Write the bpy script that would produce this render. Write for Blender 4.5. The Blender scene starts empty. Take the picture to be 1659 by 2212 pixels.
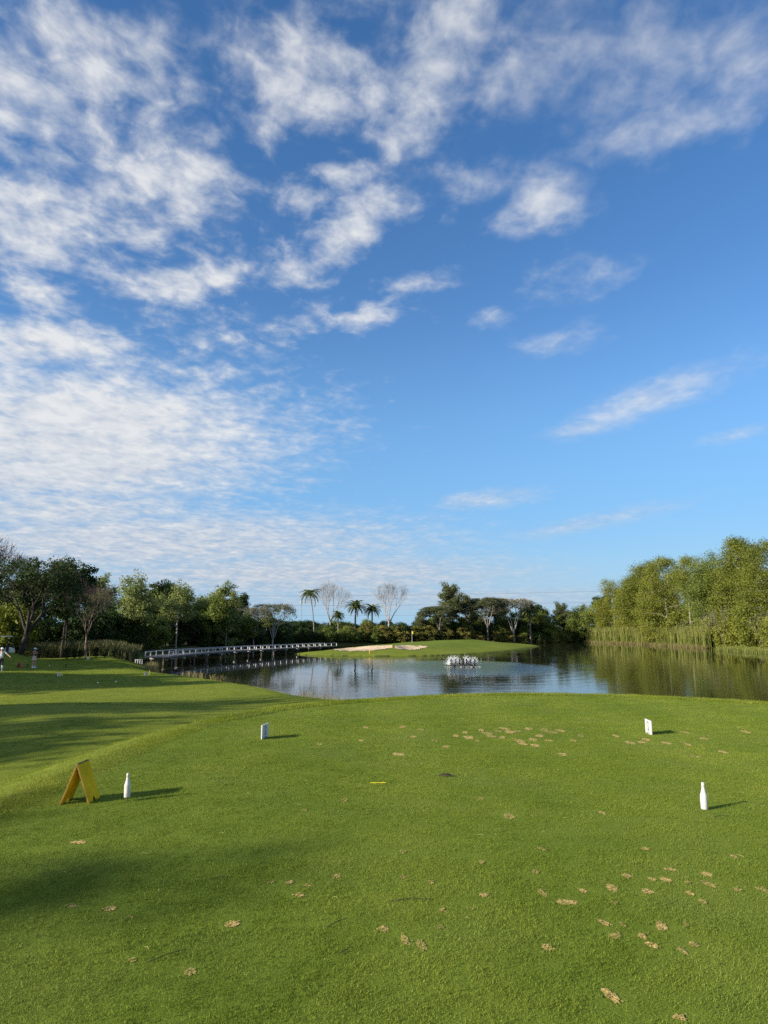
import bpy, bmesh, math, random
import numpy as np
from mathutils import Vector, Matrix, Euler

PI = math.pi
R = math.radians
C = bpy.context.scene
COL = C.collection

# ------------------------------------------------------------------ camera
EYE = 1.55
PITCH = R(9.80)
F = 1024 * 24.0 / 36.0
cam_d = bpy.data.cameras.new('camera')
cam_d.sensor_fit = 'VERTICAL'
cam_d.sensor_height = 36.0
cam_d.sensor_width = 36.0
cam_d.lens = 24.0
cam_d.clip_start = 0.05
cam_d.clip_end = 6000
cam = bpy.data.objects.new('camera', cam_d)
COL.objects.link(cam)
cam.location = (0, 0, EYE)
cam.rotation_euler = (PI / 2 + PITCH, 0, 0)
C.camera = cam


def pdir(u, v):
    a = (u - 384) / F
    b = (512 - v) / F
    return Vector((a, math.cos(PITCH) - b * math.sin(PITCH), math.sin(PITCH) + b * math.cos(PITCH)))


def gp(u, v, z=0.0):
    d = pdir(u, v)
    t = (z - EYE) / d.z
    return Vector((d.x * t, d.y * t, z))


def dp(u, v, y):
    d = pdir(u, v)
    t = y / d.y
    return Vector((d.x * t, y, EYE + d.z * t))


# ------------------------------------------------------------------ render settings
C.render.engine = 'CYCLES'
C.view_settings.view_transform = 'Standard'
C.view_settings.look = 'None'
C.view_settings.gamma = 1.0
C.view_settings.use_curve_mapping = False
C.view_settings.exposure = 0.85
C.cycles.use_denoising = False
C.cycles.max_bounces = 8
C.cycles.diffuse_bounces = 3
C.cycles.glossy_bounces = 3
C.cycles.transmission_bounces = 3
C.cycles.transparent_max_bounces = 6
C.cycles.caustics_reflective = False
C.cycles.caustics_refractive = False
C.cycles.sample_clamp_indirect = 4.0

# ------------------------------------------------------------------ sun + sky
SUN_EL = R(21.0)
SUN_DIR = Vector((-0.88, -0.475, 0)).normalized()          # horizontal direction towards the sun
to_sun = Vector((SUN_DIR.x * math.cos(SUN_EL), SUN_DIR.y * math.cos(SUN_EL), math.sin(SUN_EL)))
sl = bpy.data.lights.new('sun', 'SUN')
sl.energy = 5.0
sl.angle = R(0.5)
sl.color = (1.0, 0.90, 0.74)
so = bpy.data.objects.new('sun', sl)
COL.objects.link(so)
so.rotation_euler = to_sun.to_track_quat('Z', 'Y').to_euler()
so.location = (-40, -30, 40)

W = bpy.data.worlds.new('World')
C.world = W
W.use_nodes = True
W.cycles.sampling_method = 'MANUAL'
W.cycles.sample_map_resolution = 512
nt = W.node_tree
nt.nodes.clear()
N = nt.nodes.new
L = nt.links.new
SKY_STRENGTH = 0.105
bg = N('ShaderNodeBackground')
bg.inputs['Strength'].default_value = SKY_STRENGTH
wo = N('ShaderNodeOutputWorld')
L(bg.outputs[0], wo.inputs[0])
sky = N('ShaderNodeTexSky')
sky.sky_type = 'NISHITA'
sky.sun_disc = False
sky.sun_elevation = SUN_EL
sky.sun_rotation = math.atan2(SUN_DIR.x, SUN_DIR.y)
sky.altitude = 0
sky.air_density = 1.0
sky.dust_density = 0.3
sky.ozone_density = 2.0
hsv = N('ShaderNodeHueSaturation')
hsv.inputs['Saturation'].default_value = 1.26
hsv.inputs['Hue'].default_value = 0.506
hsv.inputs['Value'].default_value = 1.0
L(sky.outputs[0], hsv.inputs['Color'])

tc = N('ShaderNodeTexCoord')
D = tc.outputs['Generated']
sep = N('ShaderNodeSeparateXYZ')
L(D, sep.inputs[0])


def wmath(op, a, b=None, c=None, clamp=False):
    n = N('ShaderNodeMath')
    n.operation = op
    n.use_clamp = clamp
    for i, x in enumerate((a, b, c)):
        if x is None:
            continue
        if isinstance(x, (int, float)):
            n.inputs[i].default_value = x
        else:
            L(x, n.inputs[i])
    return n.outputs[0]


zc = wmath('ADD', wmath('MAXIMUM', sep.outputs[2], 0.0), 0.10)
cx = wmath('DIVIDE', sep.outputs[0], zc)
cy = wmath('DIVIDE', sep.outputs[1], zc)
comb = N('ShaderNodeCombineXYZ')
L(cx, comb.inputs[0])
L(cy, comb.inputs[1])


def wnoise(vec, scale, detail, rough, loc=(0, 0, 0), scl=(1, 1, 1), rot=0.0, dist=0.0):
    m = N('ShaderNodeMapping')
    m.inputs['Location'].default_value = loc
    m.inputs['Scale'].default_value = scl
    m.inputs['Rotation'].default_value = (0, 0, rot)
    L(vec, m.inputs[0])
    t = N('ShaderNodeTexNoise')
    t.inputs['Scale'].default_value = scale
    t.inputs['Detail'].default_value = detail
    t.inputs['Roughness'].default_value = rough
    t.inputs['Distortion'].default_value = dist
    L(m.outputs[0], t.inputs['Vector'])
    return t.outputs['Fac']


# cloud banks: centre (photo width 1659), half sizes, tilt, density
CLOUDS = [
    (160, 950, 500, 200, 0, 1.12), (300, 1170, 720, 90, 0, 1.0), (640, 1240, 620, 60, 0, .98), (250, 330, 420, 430, 0, .50), (1250, 130, 620, 190, 0, .46), (700, 150, 420, 170, 0, .46),
    (900, 1290, 900, 40, 0, .74),
    (100, 160, 210, 200, 0, .80), (60, 470, 140, 150, 0, .95), (390, 410, 210, 120, -10, .72),
    (300, 520, 130, 70, 10, .72), (400, 605, 190, 48, -4, .86), (650, 590, 100, 40, -12, .72),
    (770, 490, 150, 62, -38, .90), (780, 683, 80, 30, -6, .70), (600, 715, 190, 48, -18, .55),
    (100, 745, 210, 66, 0, .95), (200, 900, 390, 85, 3, 1.22), (170, 1010, 430, 75, -4, 1.18),
    (480, 1030, 130, 38, -10, .70), (130, 1100, 420, 80, 0, .90), (330, 1185, 560, 60, 0, .72),
    (760, 1240, 520, 48, 0, .62), (970, 1215, 230, 36, -4, .55), (300, 80, 260, 110, 0, .58),
    (960, 110, 105, 250, 28, .80), (885, 270, 60, 110, 12, .66), (700, 200, 160, 110, 0, .55),
    (1320, 110, 420, 110, 4, .54), (1450, 270, 330, 60, -16, .56), (1590, 130, 200, 130, 0, .54),
    (1175, 430, 120, 85, 0, .66), (1050, 390, 190, 60, 10, .52), (745, 370, 70, 50, 0, .62),
    (520, 270, 120, 80, 0, .52), (1400, 862, 250, 46, -21, .66), (1270, 922, 120, 26, -12, .60),
    (1225, 735, 150, 38, -12, .42), (1595, 938, 120, 20, -12, .50), (730, 935, 90, 34, 6, .50),
    (650, 1042, 55, 22, 0, .50), (1050, 1078, 150, 28, -6, .60), (930, 1125, 90, 22, -6, .44),
    (1270, 1130, 280, 24, -12, .56), (90, 640, 150, 50, 20, .66), (480, 845, 60, 24, 0, .52),
    (930, 610, 110, 30, -10, .46), (1250, 600, 160, 60, -10, .38), (640, 430, 90, 40, -15, .5),
    (1060, 690, 60, 26, 0, .42), (300, 790, 200, 40, 5, .55), (450, 740, 120, 40, -8, .5),
]
K = 768 / 1659.0
cov = None
for (bx, by, rx, ry, ang, st) in CLOUDS:
    c = pdir(bx * K, by * K).normalized()
    a = R(ang)
    ea = pdir((bx + rx * math.cos(a)) * K, (by + rx * math.sin(a)) * K).normalized() - c
    eb = pdir((bx - ry * math.sin(a)) * K, (by + ry * math.cos(a)) * K).normalized() - c
    ra, rb = ea.length, eb.length
    ax = (ea - c * ea.dot(c)).normalized()
    bxv = c.cross(ax).normalized()
    M = Matrix((ax, bxv, c)).transposed()
    mp = N('ShaderNodeMapping')
    mp.vector_type = 'TEXTURE'
    mp.inputs['Location'].default_value = c
    mp.inputs['Rotation'].default_value = M.to_euler()
    mp.inputs['Scale'].default_value = (ra, rb, 1.0)
    L(D, mp.inputs[0])
    ln = N('ShaderNodeVectorMath')
    ln.operation = 'LENGTH'
    L(mp.outputs[0], ln.inputs[0])
    mr = N('ShaderNodeMapRange')
    mr.interpolation_type = 'SMOOTHSTEP'
    mr.inputs['From Min'].default_value = 0.0
    mr.inputs['From Max'].default_value = 1.65
    mr.inputs['To Min'].default_value = st
    mr.inputs['To Max'].default_value = 0.0
    L(ln.outputs['Value'], mr.inputs['Value'])
    cov = mr.outputs[0] if cov is None else wmath('MAXIMUM', cov, mr.outputs[0])
# outside the picture the same broken cloud field goes on
front = N('ShaderNodeMapRange')
front.interpolation_type = 'SMOOTHSTEP'
front.inputs['From Min'].default_value = 0.05
front.inputs['From Max'].default_value = 0.45
front.inputs['To Min'].default_value = 1.0
front.inputs['To Max'].default_value = 0.0
L(sep.outputs[1], front.inputs['Value'])
field = wmath('MULTIPLY', wmath('MULTIPLY', wnoise(comb.outputs[0], 0.55, 2, .5, (7, 3, 0)), front.outputs[0]), 1.1)
cov = wmath('MAXIMUM', cov, field)

n1 = wnoise(comb.outputs[0], 7.4, 8, .57, (3.1, 1.7, 0), (1, .85, 1), R(-25), .3)
n2 = wnoise(comb.outputs[0], 20.0, 5, .55, (1.1, 8.7, 0), (1, .9, 1), R(-25), .3)
nn = wmath('ADD', wmath('MULTIPLY', n1, 0.64), wmath('MULTIPLY', n2, 0.36))
soft = N('ShaderNodeMapRange')                       # eastern wisps are smoother than the western puffs
soft.interpolation_type = 'SMOOTHSTEP'
soft.inputs['From Min'].default_value = -0.10
soft.inputs['From Max'].default_value = 0.28
soft.inputs['To Min'].default_value = 3.5
soft.inputs['To Max'].default_value = 1.7
L(sep.outputs[0], soft.inputs['Value'])
lowsoft = N('ShaderNodeMapRange')                    # the low banks and wisps are smoother
lowsoft.interpolation_type = 'SMOOTHSTEP'
lowsoft.inputs['From Min'].default_value = 0.20
lowsoft.inputs['From Max'].default_value = 0.48
lowsoft.inputs['To Min'].default_value = 0.58
lowsoft.inputs['To Max'].default_value = 1.0
L(sep.outputs[2], lowsoft.inputs['Value'])
dens = wmath('ADD', wmath('MULTIPLY', wmath('SUBTRACT', nn, 0.5), wmath('MULTIPLY', soft.outputs[0], lowsoft.outputs[0])), wmath('SUBTRACT', wmath('MULTIPLY', cov, 1.30), 0.36))
mr = N('ShaderNodeMapRange')
mr.interpolation_type = 'SMOOTHSTEP'
mr.inputs['From Min'].default_value = -0.22
mr.inputs['From Max'].default_value = 1.10
L(dens, mr.inputs['Value'])
alpha = wmath('MULTIPLY', mr.outputs[0], 0.94)
alpha = wmath('MULTIPLY', alpha, wmath('GREATER_THAN', sep.outputs[2], -0.02))
# cloud colour: lit white, thin parts and low banks greyer
shade = N('ShaderNodeMix')
shade.data_type = 'RGBA'
shade.inputs[6].default_value = (0.42, 0.50, 0.64, 1)
shade.inputs[7].default_value = (0.86, 0.87, 0.88, 1)
low = N('ShaderNodeMapRange')
low.inputs['From Min'].default_value = 0.04
low.inputs['From Max'].default_value = 0.30
L(sep.outputs[2], low.inputs['Value'])
tone = wmath('ADD', wmath('ADD', wmath('MULTIPLY', low.outputs[0], 0.50), wmath('MULTIPLY', dens, 0.22)), wmath('MULTIPLY', wmath('SUBTRACT', nn, 0.44), 2.0), clamp=True)
L(tone, shade.inputs[0])
cs = N('ShaderNodeVectorMath')
cs.operation = 'SCALE'
cs.inputs['Scale'].default_value = 0.53 / SKY_STRENGTH
L(shade.outputs[2], cs.inputs[0])
mix = N('ShaderNodeMix')
mix.data_type = 'RGBA'
L(alpha, mix.inputs[0])
# pale blue-grey air low over the horizon, all round
hzf = N('ShaderNodeMapRange')
hzf.interpolation_type = 'SMOOTHSTEP'
hzf.inputs['From Min'].default_value = -0.02
hzf.inputs['From Max'].default_value = 0.17
hzf.inputs['To Min'].default_value = 0.88
hzf.inputs['To Max'].default_value = 0.0
L(sep.outputs[2], hzf.inputs['Value'])
hmix = N('ShaderNodeMix')
hmix.data_type = 'RGBA'
L(hzf.outputs[0], hmix.inputs[0])
L(hsv.outputs[0], hmix.inputs[6])
hmix.inputs[7].default_value = (.195 / SKY_STRENGTH, .325 / SKY_STRENGTH, .44 / SKY_STRENGTH, 1)
L(hmix.outputs[2], mix.inputs[6])
mid_f = N('ShaderNodeMapRange')
mid_f.interpolation_type = 'SMOOTHSTEP'
mid_f.inputs['From Min'].default_value = 0.10
mid_f.inputs['From Max'].default_value = 0.46
mid_f.inputs['To Min'].default_value = 0.70
mid_f.inputs['To Max'].default_value = 0.0
L(sep.outputs[2], mid_f.inputs['Value'])
mmix = N('ShaderNodeMix')
mmix.data_type = 'RGBA'
L(mid_f.outputs[0], mmix.inputs[0])
L(hsv.outputs[0], mmix.inputs[6])
mmix.inputs[7].default_value = (.100 / SKY_STRENGTH, .245 / SKY_STRENGTH, .445 / SKY_STRENGTH, 1)
L(mmix.outputs[2], hmix.inputs[6])
L(cs.outputs[0], mix.inputs[7])
L(mix.outputs[2], bg.inputs['Color'])


# ------------------------------------------------------------------ helpers
def tag(o, label=None, cat=None, group=None, kind=None):
    if label: o['label'] = label
    if cat: o['category'] = cat
    if group: o['group'] = group
    if kind: o['kind'] = kind
    return o


def empty(name, loc=(0, 0, 0), rz=0.0):
    o = bpy.data.objects.new(name, None)
    o.empty_display_size = 0.3
    COL.objects.link(o)
    o.location = loc
    o.rotation_euler = (0, 0, rz)
    return o


def link(name, me, parent=None, loc=(0, 0, 0), rot=(0, 0, 0)):
    o = bpy.data.objects.new(name, me)
    COL.objects.link(o)
    o.location = loc
    o.rotation_euler = rot
    if parent: o.parent = parent
    return o


def copy_tree(o, parent=None):
    c = o.copy()
    COL.objects.link(c)
    c.parent = parent
    for ch in list(o.children):
        copy_tree(ch, c)
    return c


class MB:
    """collects vertices and faces, builds one mesh"""
    def __init__(self):
        self.v, self.f, self.m, self.t, self.n = [], [], [], [], 0

    def add(self, v, f, mat=0, tint=0.5):
        v = np.asarray(v, float).reshape(-1, 3)
        self.v.append(v)
        t = np.asarray(tint, float)
        self.t.append(np.full(len(v), float(t)) if t.ndim == 0 else t)
        for q in f:
            self.f.append([i + self.n for i in q])
            self.m.append(mat)
        self.n += len(v)
        return self

    def quads(self, v, mat=0, tint=0.5):
        """v: (n,4,3)"""
        v = np.asarray(v, float)
        k = v.shape[1]
        n = len(v)
        idx = (np.arange(n * k).reshape(n, k) + self.n)
        self.v.append(v.reshape(-1, 3))
        t = np.asarray(tint, float)
        self.t.append(np.full(n * k, float(t)) if t.ndim == 0 else np.repeat(t, k))
        self.f.extend(idx.tolist())
        self.m.extend([mat] * n)
        self.n += n * k
        return self

    def tube(self, pts, rad, sides=6, mat=0, cap=True, tint=0.5):
        pts = [Vector(p) for p in pts]
        n = len(pts)
        if isinstance(rad, (int, float)): rad = [rad] * n
        vs, fs = [], []
        up = None
        for i, p in enumerate(pts):
            d = (pts[min(i + 1, n - 1)] - pts[max(i - 1, 0)]).normalized()
            if up is None:
                up = Vector((1, 0, 0)) if abs(d.x) < 0.8 else Vector((0, 1, 0))
            a = d.cross(up)
            if a.length < 1e-5: a = d.orthogonal()
            a.normalize()
            b = d.cross(a).normalized()
            up = b.cross(d) * -1 if False else up
            for k in range(sides):
                t = 2 * PI * k / sides
                vs.append(p + (a * math.cos(t) + b * math.sin(t)) * rad[i])
        for i in range(n - 1):
            for k in range(sides):
                k2 = (k + 1) % sides
                fs.append([i * sides + k, i * sides + k2, (i + 1) * sides + k2, (i + 1) * sides + k])
        if cap:
            fs.append(list(range(sides))[::-1])
            fs.append([(n - 1) * sides + k for k in range(sides)])
        return self.add([tuple(x) for x in vs], fs, mat, tint)

    def box(self, c, s, rz=0.0, mat=0, M=None):
        vs = []
        for dz in (-.5, .5):
            for dx, dy in ((-.5, -.5), (.5, -.5), (.5, .5), (-.5, .5)):
                vs.append(Vector((dx * s[0], dy * s[1], dz * s[2])))
        rot = M if M is not None else Matrix.Rotation(rz, 3, 'Z')
        vs = [tuple(rot @ q + Vector(c)) for q in vs]
        fs = [[3, 2, 1, 0], [4, 5, 6, 7], [0, 1, 5, 4], [1, 2, 6, 5], [2, 3, 7, 6], [3, 0, 4, 7]]
        return self.add(vs, fs, mat)

    def lathe(self, prof, sides=20, mat=0, c=(0, 0, 0)):
        vs, fs = [], []
        n = len(prof)
        for r, z in prof:
            for k in range(sides):
                t = 2 * PI * k / sides
                vs.append((c[0] + r * math.cos(t), c[1] + r * math.sin(t), c[2] + z))
        for i in range(n - 1):
            for k in range(sides):
                k2 = (k + 1) % sides
                fs.append([i * sides + k, i * sides + k2, (i + 1) * sides + k2, (i + 1) * sides + k])
        fs.append(list(range(sides))[::-1])
        fs.append([(n - 1) * sides + k for k in range(sides)])
        return self.add(vs, fs, mat)

    def ball(self, c, r, mat=0, seg=10, rings=6):
        r = (r, r, r) if isinstance(r, (int, float)) else r
        vs, fs = [], []
        for i in range(1, rings):
            ph = PI * i / rings
            for k in range(seg):
                t = 2 * PI * k / seg
                vs.append((c[0] + r[0] * math.sin(ph) * math.cos(t), c[1] + r[1] * math.sin(ph) * math.sin(t), c[2] + r[2] * math.cos(ph)))
        vs.append((c[0], c[1], c[2] + r[2]))
        vs.append((c[0], c[1], c[2] - r[2]))
        T, B = len(vs) - 2, len(vs) - 1
        for k in range(seg):
            k2 = (k + 1) % seg
            fs.append([T, k, k2])
            for i in range(rings - 2):
                fs.append([i * seg + k, (i + 1) * seg + k, (i + 1) * seg + k2, i * seg + k2])
            fs.append([B, (rings - 2) * seg + k2, (rings - 2) * seg + k])
        return self.add(vs, fs, mat)

    def mesh(self, name, mats, smooth=False):
        me = bpy.data.meshes.new(name)
        v = np.concatenate(self.v)
        me.from_pydata(v.tolist(), [], self.f)
        if not isinstance(mats, (list, tuple)): mats = [mats]
        for m in mats: me.materials.append(m)
        if len(mats) > 1: me.polygons.foreach_set('material_index', self.m)
        if smooth: me.polygons.foreach_set('use_smooth', [True] * len(self.f))
        at = me.attributes.new('tint', 'FLOAT', 'POINT')
        at.data.foreach_set('value', np.concatenate(self.t).astype(np.float32))
        me.update()
        return me

    def build(self, name, mats, parent=None, smooth=False, loc=(0, 0, 0), rot=(0, 0, 0)):
        return link(name, self.mesh(name, mats, smooth), parent, loc, rot)


# ------------------------------------------------------------------ materials
def new_mat(name):
    m = bpy.data.materials.new(name)
    m.use_nodes = True
    n = m.node_tree
    n.nodes.clear()
    out = n.nodes.new('ShaderNodeOutputMaterial')
    return m, n, out


class G:
    """small node-graph writer for one material"""
    def __init__(self, n): self.n = n

    def node(self, t, **kw):
        x = self.n.nodes.new(t)
        for k, v in kw.items(): setattr(x, k, v)
        return x

    def link(self, a, b): self.n.links.new(a, b)

    def noise(self, vec, scale, detail=3, rough=.55, scl=None, dist=0.0):
        if scl is not None:
            mp = self.node('ShaderNodeMapping')
            mp.inputs['Scale'].default_value = scl
            if vec is not None: self.link(vec, mp.inputs[0])
            vec = mp.outputs[0]
        t = self.node('ShaderNodeTexNoise')
        t.inputs['Scale'].default_value = scale
        t.inputs['Detail'].default_value = detail
        t.inputs['Roughness'].default_value = rough
        t.inputs['Distortion'].default_value = dist
        if vec is not None: self.link(vec, t.inputs['Vector'])
        return t.outputs['Fac']

    def ramp(self, fac, stops):
        r = self.node('ShaderNodeValToRGB')
        e = r.color_ramp.elements
        while len(e) < len(stops): e.new(0.5)
        for i, (p, c) in enumerate(stops):
            e[i].position = p
            e[i].color = (*c, 1) if len(c) == 3 else c
        self.link(fac, r.inputs[0])
        return r.outputs[0]

    def mix(self, fac, a, b, blend='MIX'):
        m = self.node('ShaderNodeMix', data_type='RGBA', blend_type=blend)
        for i, x in ((0, fac), (6, a), (7, b)):
            if isinstance(x, (int, float)): m.inputs[i].default_value = x
            elif isinstance(x, tuple): m.inputs[i].default_value = (*x, 1) if len(x) == 3 else x
            else: self.link(x, m.inputs[i])
        return m.outputs[2]

    def math(self, op, a, b=0.0, clamp=False):
        m = self.node('ShaderNodeMath', operation=op, use_clamp=clamp)
        for i, x in ((0, a), (1, b)):
            if isinstance(x, (int, float)): m.inputs[i].default_value = x
            else: self.link(x, m.inputs[i])
        return m.outputs[0]

    def bump(self, h, strength=.3, dist=.02):
        b = self.node('ShaderNodeBump')
        b.inputs['Strength'].default_value = strength
        b.inputs['Distance'].default_value = dist
        self.link(h, b.inputs['Height'])
        return b.outputs[0]


def paint(name, col, rough=.5, var=.12, scale=8.0, dirt=None, spec=.4, metal=0.0, bump=0.0):
    m, n, out = new_mat(name)
    g = G(n)
    p = g.node('ShaderNodeBsdfPrincipled')
    tcn = g.node('ShaderNodeTexCoord')
    f = g.noise(tcn.outputs['Object'], scale, 5, .6)
    lo = tuple(max(0, c * (1 - var * 1.6)) for c in col)
    hi = tuple(min(1, c * (1 + var)) for c in col)
    c = g.ramp(f, [(.3, lo), (.7, hi)])
    if dirt:
        f2 = g.noise(tcn.outputs['Object'], scale * 2.3, 6, .7)
        c = g.mix(g.math('MULTIPLY', g.ramp(f2, [(.55, (0, 0, 0)), (.72, (1, 1, 1))]), .6), c, dirt)
    g.link(c, p.inputs['Base Color'])
    p.inputs['Roughness'].default_value = rough
    p.inputs['Metallic'].default_value = metal
    p.inputs['Specular IOR Level'].default_value = spec
    if bump:
        g.link(g.bump(f, bump, .01), p.inputs['Normal'])
    g.link(p.outputs[0], out.inputs[0])
    return m


def leaf_mat(name, dark, light, warm=None, trans=.28, rough=.55):
    """leaf colours vary by clump (tint) and by tree"""
    m, n, out = new_mat(name)
    g = G(n)
    at = g.node('ShaderNodeAttribute', attribute_name='tint')
    oi = g.node('ShaderNodeObjectInfo')
    fac = g.math('ADD', g.math('MULTIPLY', at.outputs['Fac'], .70), g.math('MULTIPLY', oi.outputs['Random'], .30), True)
    stops = [(0.0, dark), (.75, light)]
    if warm: stops.append((1.0, warm))
    c = g.ramp(fac, stops)
    p = g.node('ShaderNodeBsdfPrincipled')
    g.link(c, p.inputs['Base Color'])
    p.inputs['Roughness'].default_value = rough
    p.inputs['Specular IOR Level'].default_value = .14
    t = g.node('ShaderNodeBsdfTranslucent')
    g.link(g.mix(.5, c, (light[0] * 1.1, light[1] * 1.2, light[2] * .6)), t.inputs['Color'])
    ms = g.node('ShaderNodeMixShader')
    ms.inputs[0].default_value = trans
    g.link(p.outputs[0], ms.inputs[1])
    g.link(t.outputs[0], ms.inputs[2])
    g.link(ms.outputs[0], out.inputs[0])
    return m


M = {}
M['bark'] = paint('bark', (.085, .066, .050), .9, .4, 3.0, bump=.4)
M['bark_dark'] = paint('bark_dark', (.045, .036, .030), .9, .4, 3.0, bump=.4)
M['bark_pale'] = paint('bark_pale', (.27, .25, .21), .85, .3, 2.5, dirt=(.10, .085, .07), bump=.3)
M['bark_grey'] = paint('bark_grey', (.20, .175, .16), .85, .3, 2.5, dirt=(.09, .075, .065), bump=.3)
M['bark_ash'] = paint('bark_ash', (.34, .315, .30), .85, .25, 2.5, dirt=(.15, .13, .12), bump=.2)
M['bark_red'] = paint('bark_red', (.25, .165, .135), .85, .3, 2.5, bump=.3)
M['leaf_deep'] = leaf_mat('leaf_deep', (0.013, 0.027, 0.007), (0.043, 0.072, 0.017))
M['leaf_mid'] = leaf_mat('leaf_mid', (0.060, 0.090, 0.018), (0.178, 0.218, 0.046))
M['leaf_pale'] = leaf_mat('leaf_pale', (0.091, 0.124, 0.036), (0.227, 0.262, 0.083))
M['leaf_olive'] = leaf_mat('leaf_olive', (0.058, 0.079, 0.011), (0.200, 0.222, 0.034), (0.264, 0.246, 0.046))
M['leaf_gold'] = leaf_mat('leaf_gold', (0.058, 0.075, 0.016), (0.195, 0.176, 0.042), (0.390, 0.273, 0.091))
M['leaf_brown'] = leaf_mat('leaf_brown', (.07, .045, .03), (.17, .10, .07), (.22, .13, .09))
M['leaf_rain'] = leaf_mat('leaf_rain', (.045, .060, .025), (.115, .135, .055))
M['palm_leaf'] = leaf_mat('palm_leaf', (0.060, 0.090, 0.030), (0.180, 0.225, 0.083), trans=.2, rough=.45)
M['reed'] = leaf_mat('reed', (.075, .105, .018), (.20, .22, .055), (.34, .28, .12), trans=.3)
M['dry_grass'] = leaf_mat('dry_grass', (.13, .12, .045), (.30, .25, .12), (.42, .33, .20), trans=.25)
M['scrub_grass'] = leaf_mat('scrub_grass', (.055, .065, .022), (.17, .165, .07), (.27, .23, .12), trans=.25)
M['white_paint'] = paint('white_paint', (.78, .77, .74), .45, .05, 12, dirt=(.55, .52, .46))
M['sign_white'] = paint('sign_white', (.58, .58, .575), .5, .03, 6)
M['bottle_white'] = paint('bottle_white', (.53, .525, .50), .42, .06, 22, dirt=(.36, .33, .27), bump=.2)
M['yellow_board'] = paint('yellow_board', (.64, .43, .010), .75, .12, 5, dirt=(.56, .42, .05), spec=.08, bump=.05)
M['yellow_bright'] = paint('yellow_bright', (.72, .62, .03), .45, .08, 10)
M['yellow_stake'] = paint('yellow_stake', (.62, .40, .05), .6, .1, 10)
M['board_edge'] = paint('board_edge', (.22, .13, .025), .8, .3, 14)
M['wood_edge'] = paint('wood_edge', (.16, .10, .05), .8, .3, 14)
M['metal_rod'] = paint('metal_rod', (.12, .11, .10), .5, .2, 20, metal=.6)
M['navy'] = paint('navy', (.015, .022, .06), .7, .1, 10)
M['print_navy'] = paint('print_navy', (.02, .022, .10), .6, .05, 10)
M['print_red'] = paint('print_red', (.45, .03, .03), .6, .05, 10)
M['print_text'] = paint('print_text', (.16, .08, .14), .6, .05, 10)
M['bridge_white'] = paint('bridge_white', (.46, .46, .47), .6, .10, 3, dirt=(.45, .43, .40))
M['bridge_deck'] = paint('bridge_deck', (.20, .185, .165), .8, .2, 2)
M['pile'] = paint('pile', (.20, .14, .10), .85, .3, 4, dirt=(.34, .30, .26), bump=.3)
M['black_plastic'] = paint('black_plastic', (.018, .018, .020), .45, .2, 8)
M['blade'] = paint('blade', (.035, .035, .035), .5, .2, 8)
M['tyre'] = paint('tyre', (.02, .02, .02), .85, .2, 8)
M['cream'] = paint('cream', (.62, .58, .48), .4, .05, 4)
M['beige_seat'] = paint('beige_seat', (.38, .30, .22), .6, .08, 4)
M['skin'] = paint('skin', (.46, .27, .19), .55, .08, 12)
M['hair'] = paint('hair', (.02, .014, .012), .5, .2, 30)
M['cloth_white'] = paint('cloth_white', (.66, .69, .73), .85, .05, 10)
M['cloth_skirt'] = paint('cloth_skirt', (.50, .36, .31), .85, .06, 10)
M['cloth_dark'] = paint('cloth_dark', (.03, .032, .038), .85, .1, 10)
M['orange_board'] = paint('orange_board', (.36, .10, .05), .6, .15, 7)
M['ball_white'] = paint('ball_white', (.80, .80, .78), .3, .03, 30)
M['dead_leaf'] = paint('dead_leaf', (.045, .026, .020), .6, .4, 30, bump=.3)
M['twig'] = paint('twig', (.035, .028, .02), .9, .3, 30)
M['straw'] = paint('straw', (.42, .37, .16), .8, .2, 30)
M['cable'] = paint('cable', (.10, .11, .12), .6, .1, 1)
M['mast_grey'] = paint('mast_grey', (.50, .50, .50), .6, .1, .3)
M['concrete'] = paint('concrete', (.32, .31, .29), .85, .15, 3)
M['soil'] = paint('soil', (.16, .115, .07), .95, .3, 5)

# sand for bunkers and divots
def sand_mat(name, a, b, scale, turf=None):
    m, n, out = new_mat(name)
    g = G(n)
    tcn = g.node('ShaderNodeTexCoord')
    f = g.noise(tcn.outputs['Object'], scale, 6, .65)
    f2 = g.noise(tcn.outputs['Object'], scale * 6, 3, .6)
    c = g.ramp(g.math('ADD', g.math('MULTIPLY', f, .6), g.math('MULTIPLY', f2, .4)), ([(.36, turf), (.47, a), (.62, b)] if turf else [(.35, a), (.62, b)]))
    p = g.node('ShaderNodeBsdfPrincipled')
    g.link(c, p.inputs['Base Color'])
    p.inputs['Roughness'].default_value = .95
    p.inputs['Specular IOR Level'].default_value = .1
    g.link(g.bump(f2, .5, .02), p.inputs['Normal'])
    g.link(p.outputs[0], out.inputs[0])
    return m
M['bunker_sand'] = sand_mat('bunker_sand', (.42, .31, .20), (.60, .47, .33), .5)
M['divot_sand'] = sand_mat('divot_sand', (0.360, 0.270, 0.088), (0.660, 0.493, 0.200), 55, (0.120, 0.130, 0.024))


M['divot_dry'] = sand_mat('divot_dry', (0.224, 0.209, 0.051), (0.510, 0.408, 0.145), 55, (0.087, 0.114, 0.017))

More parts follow.
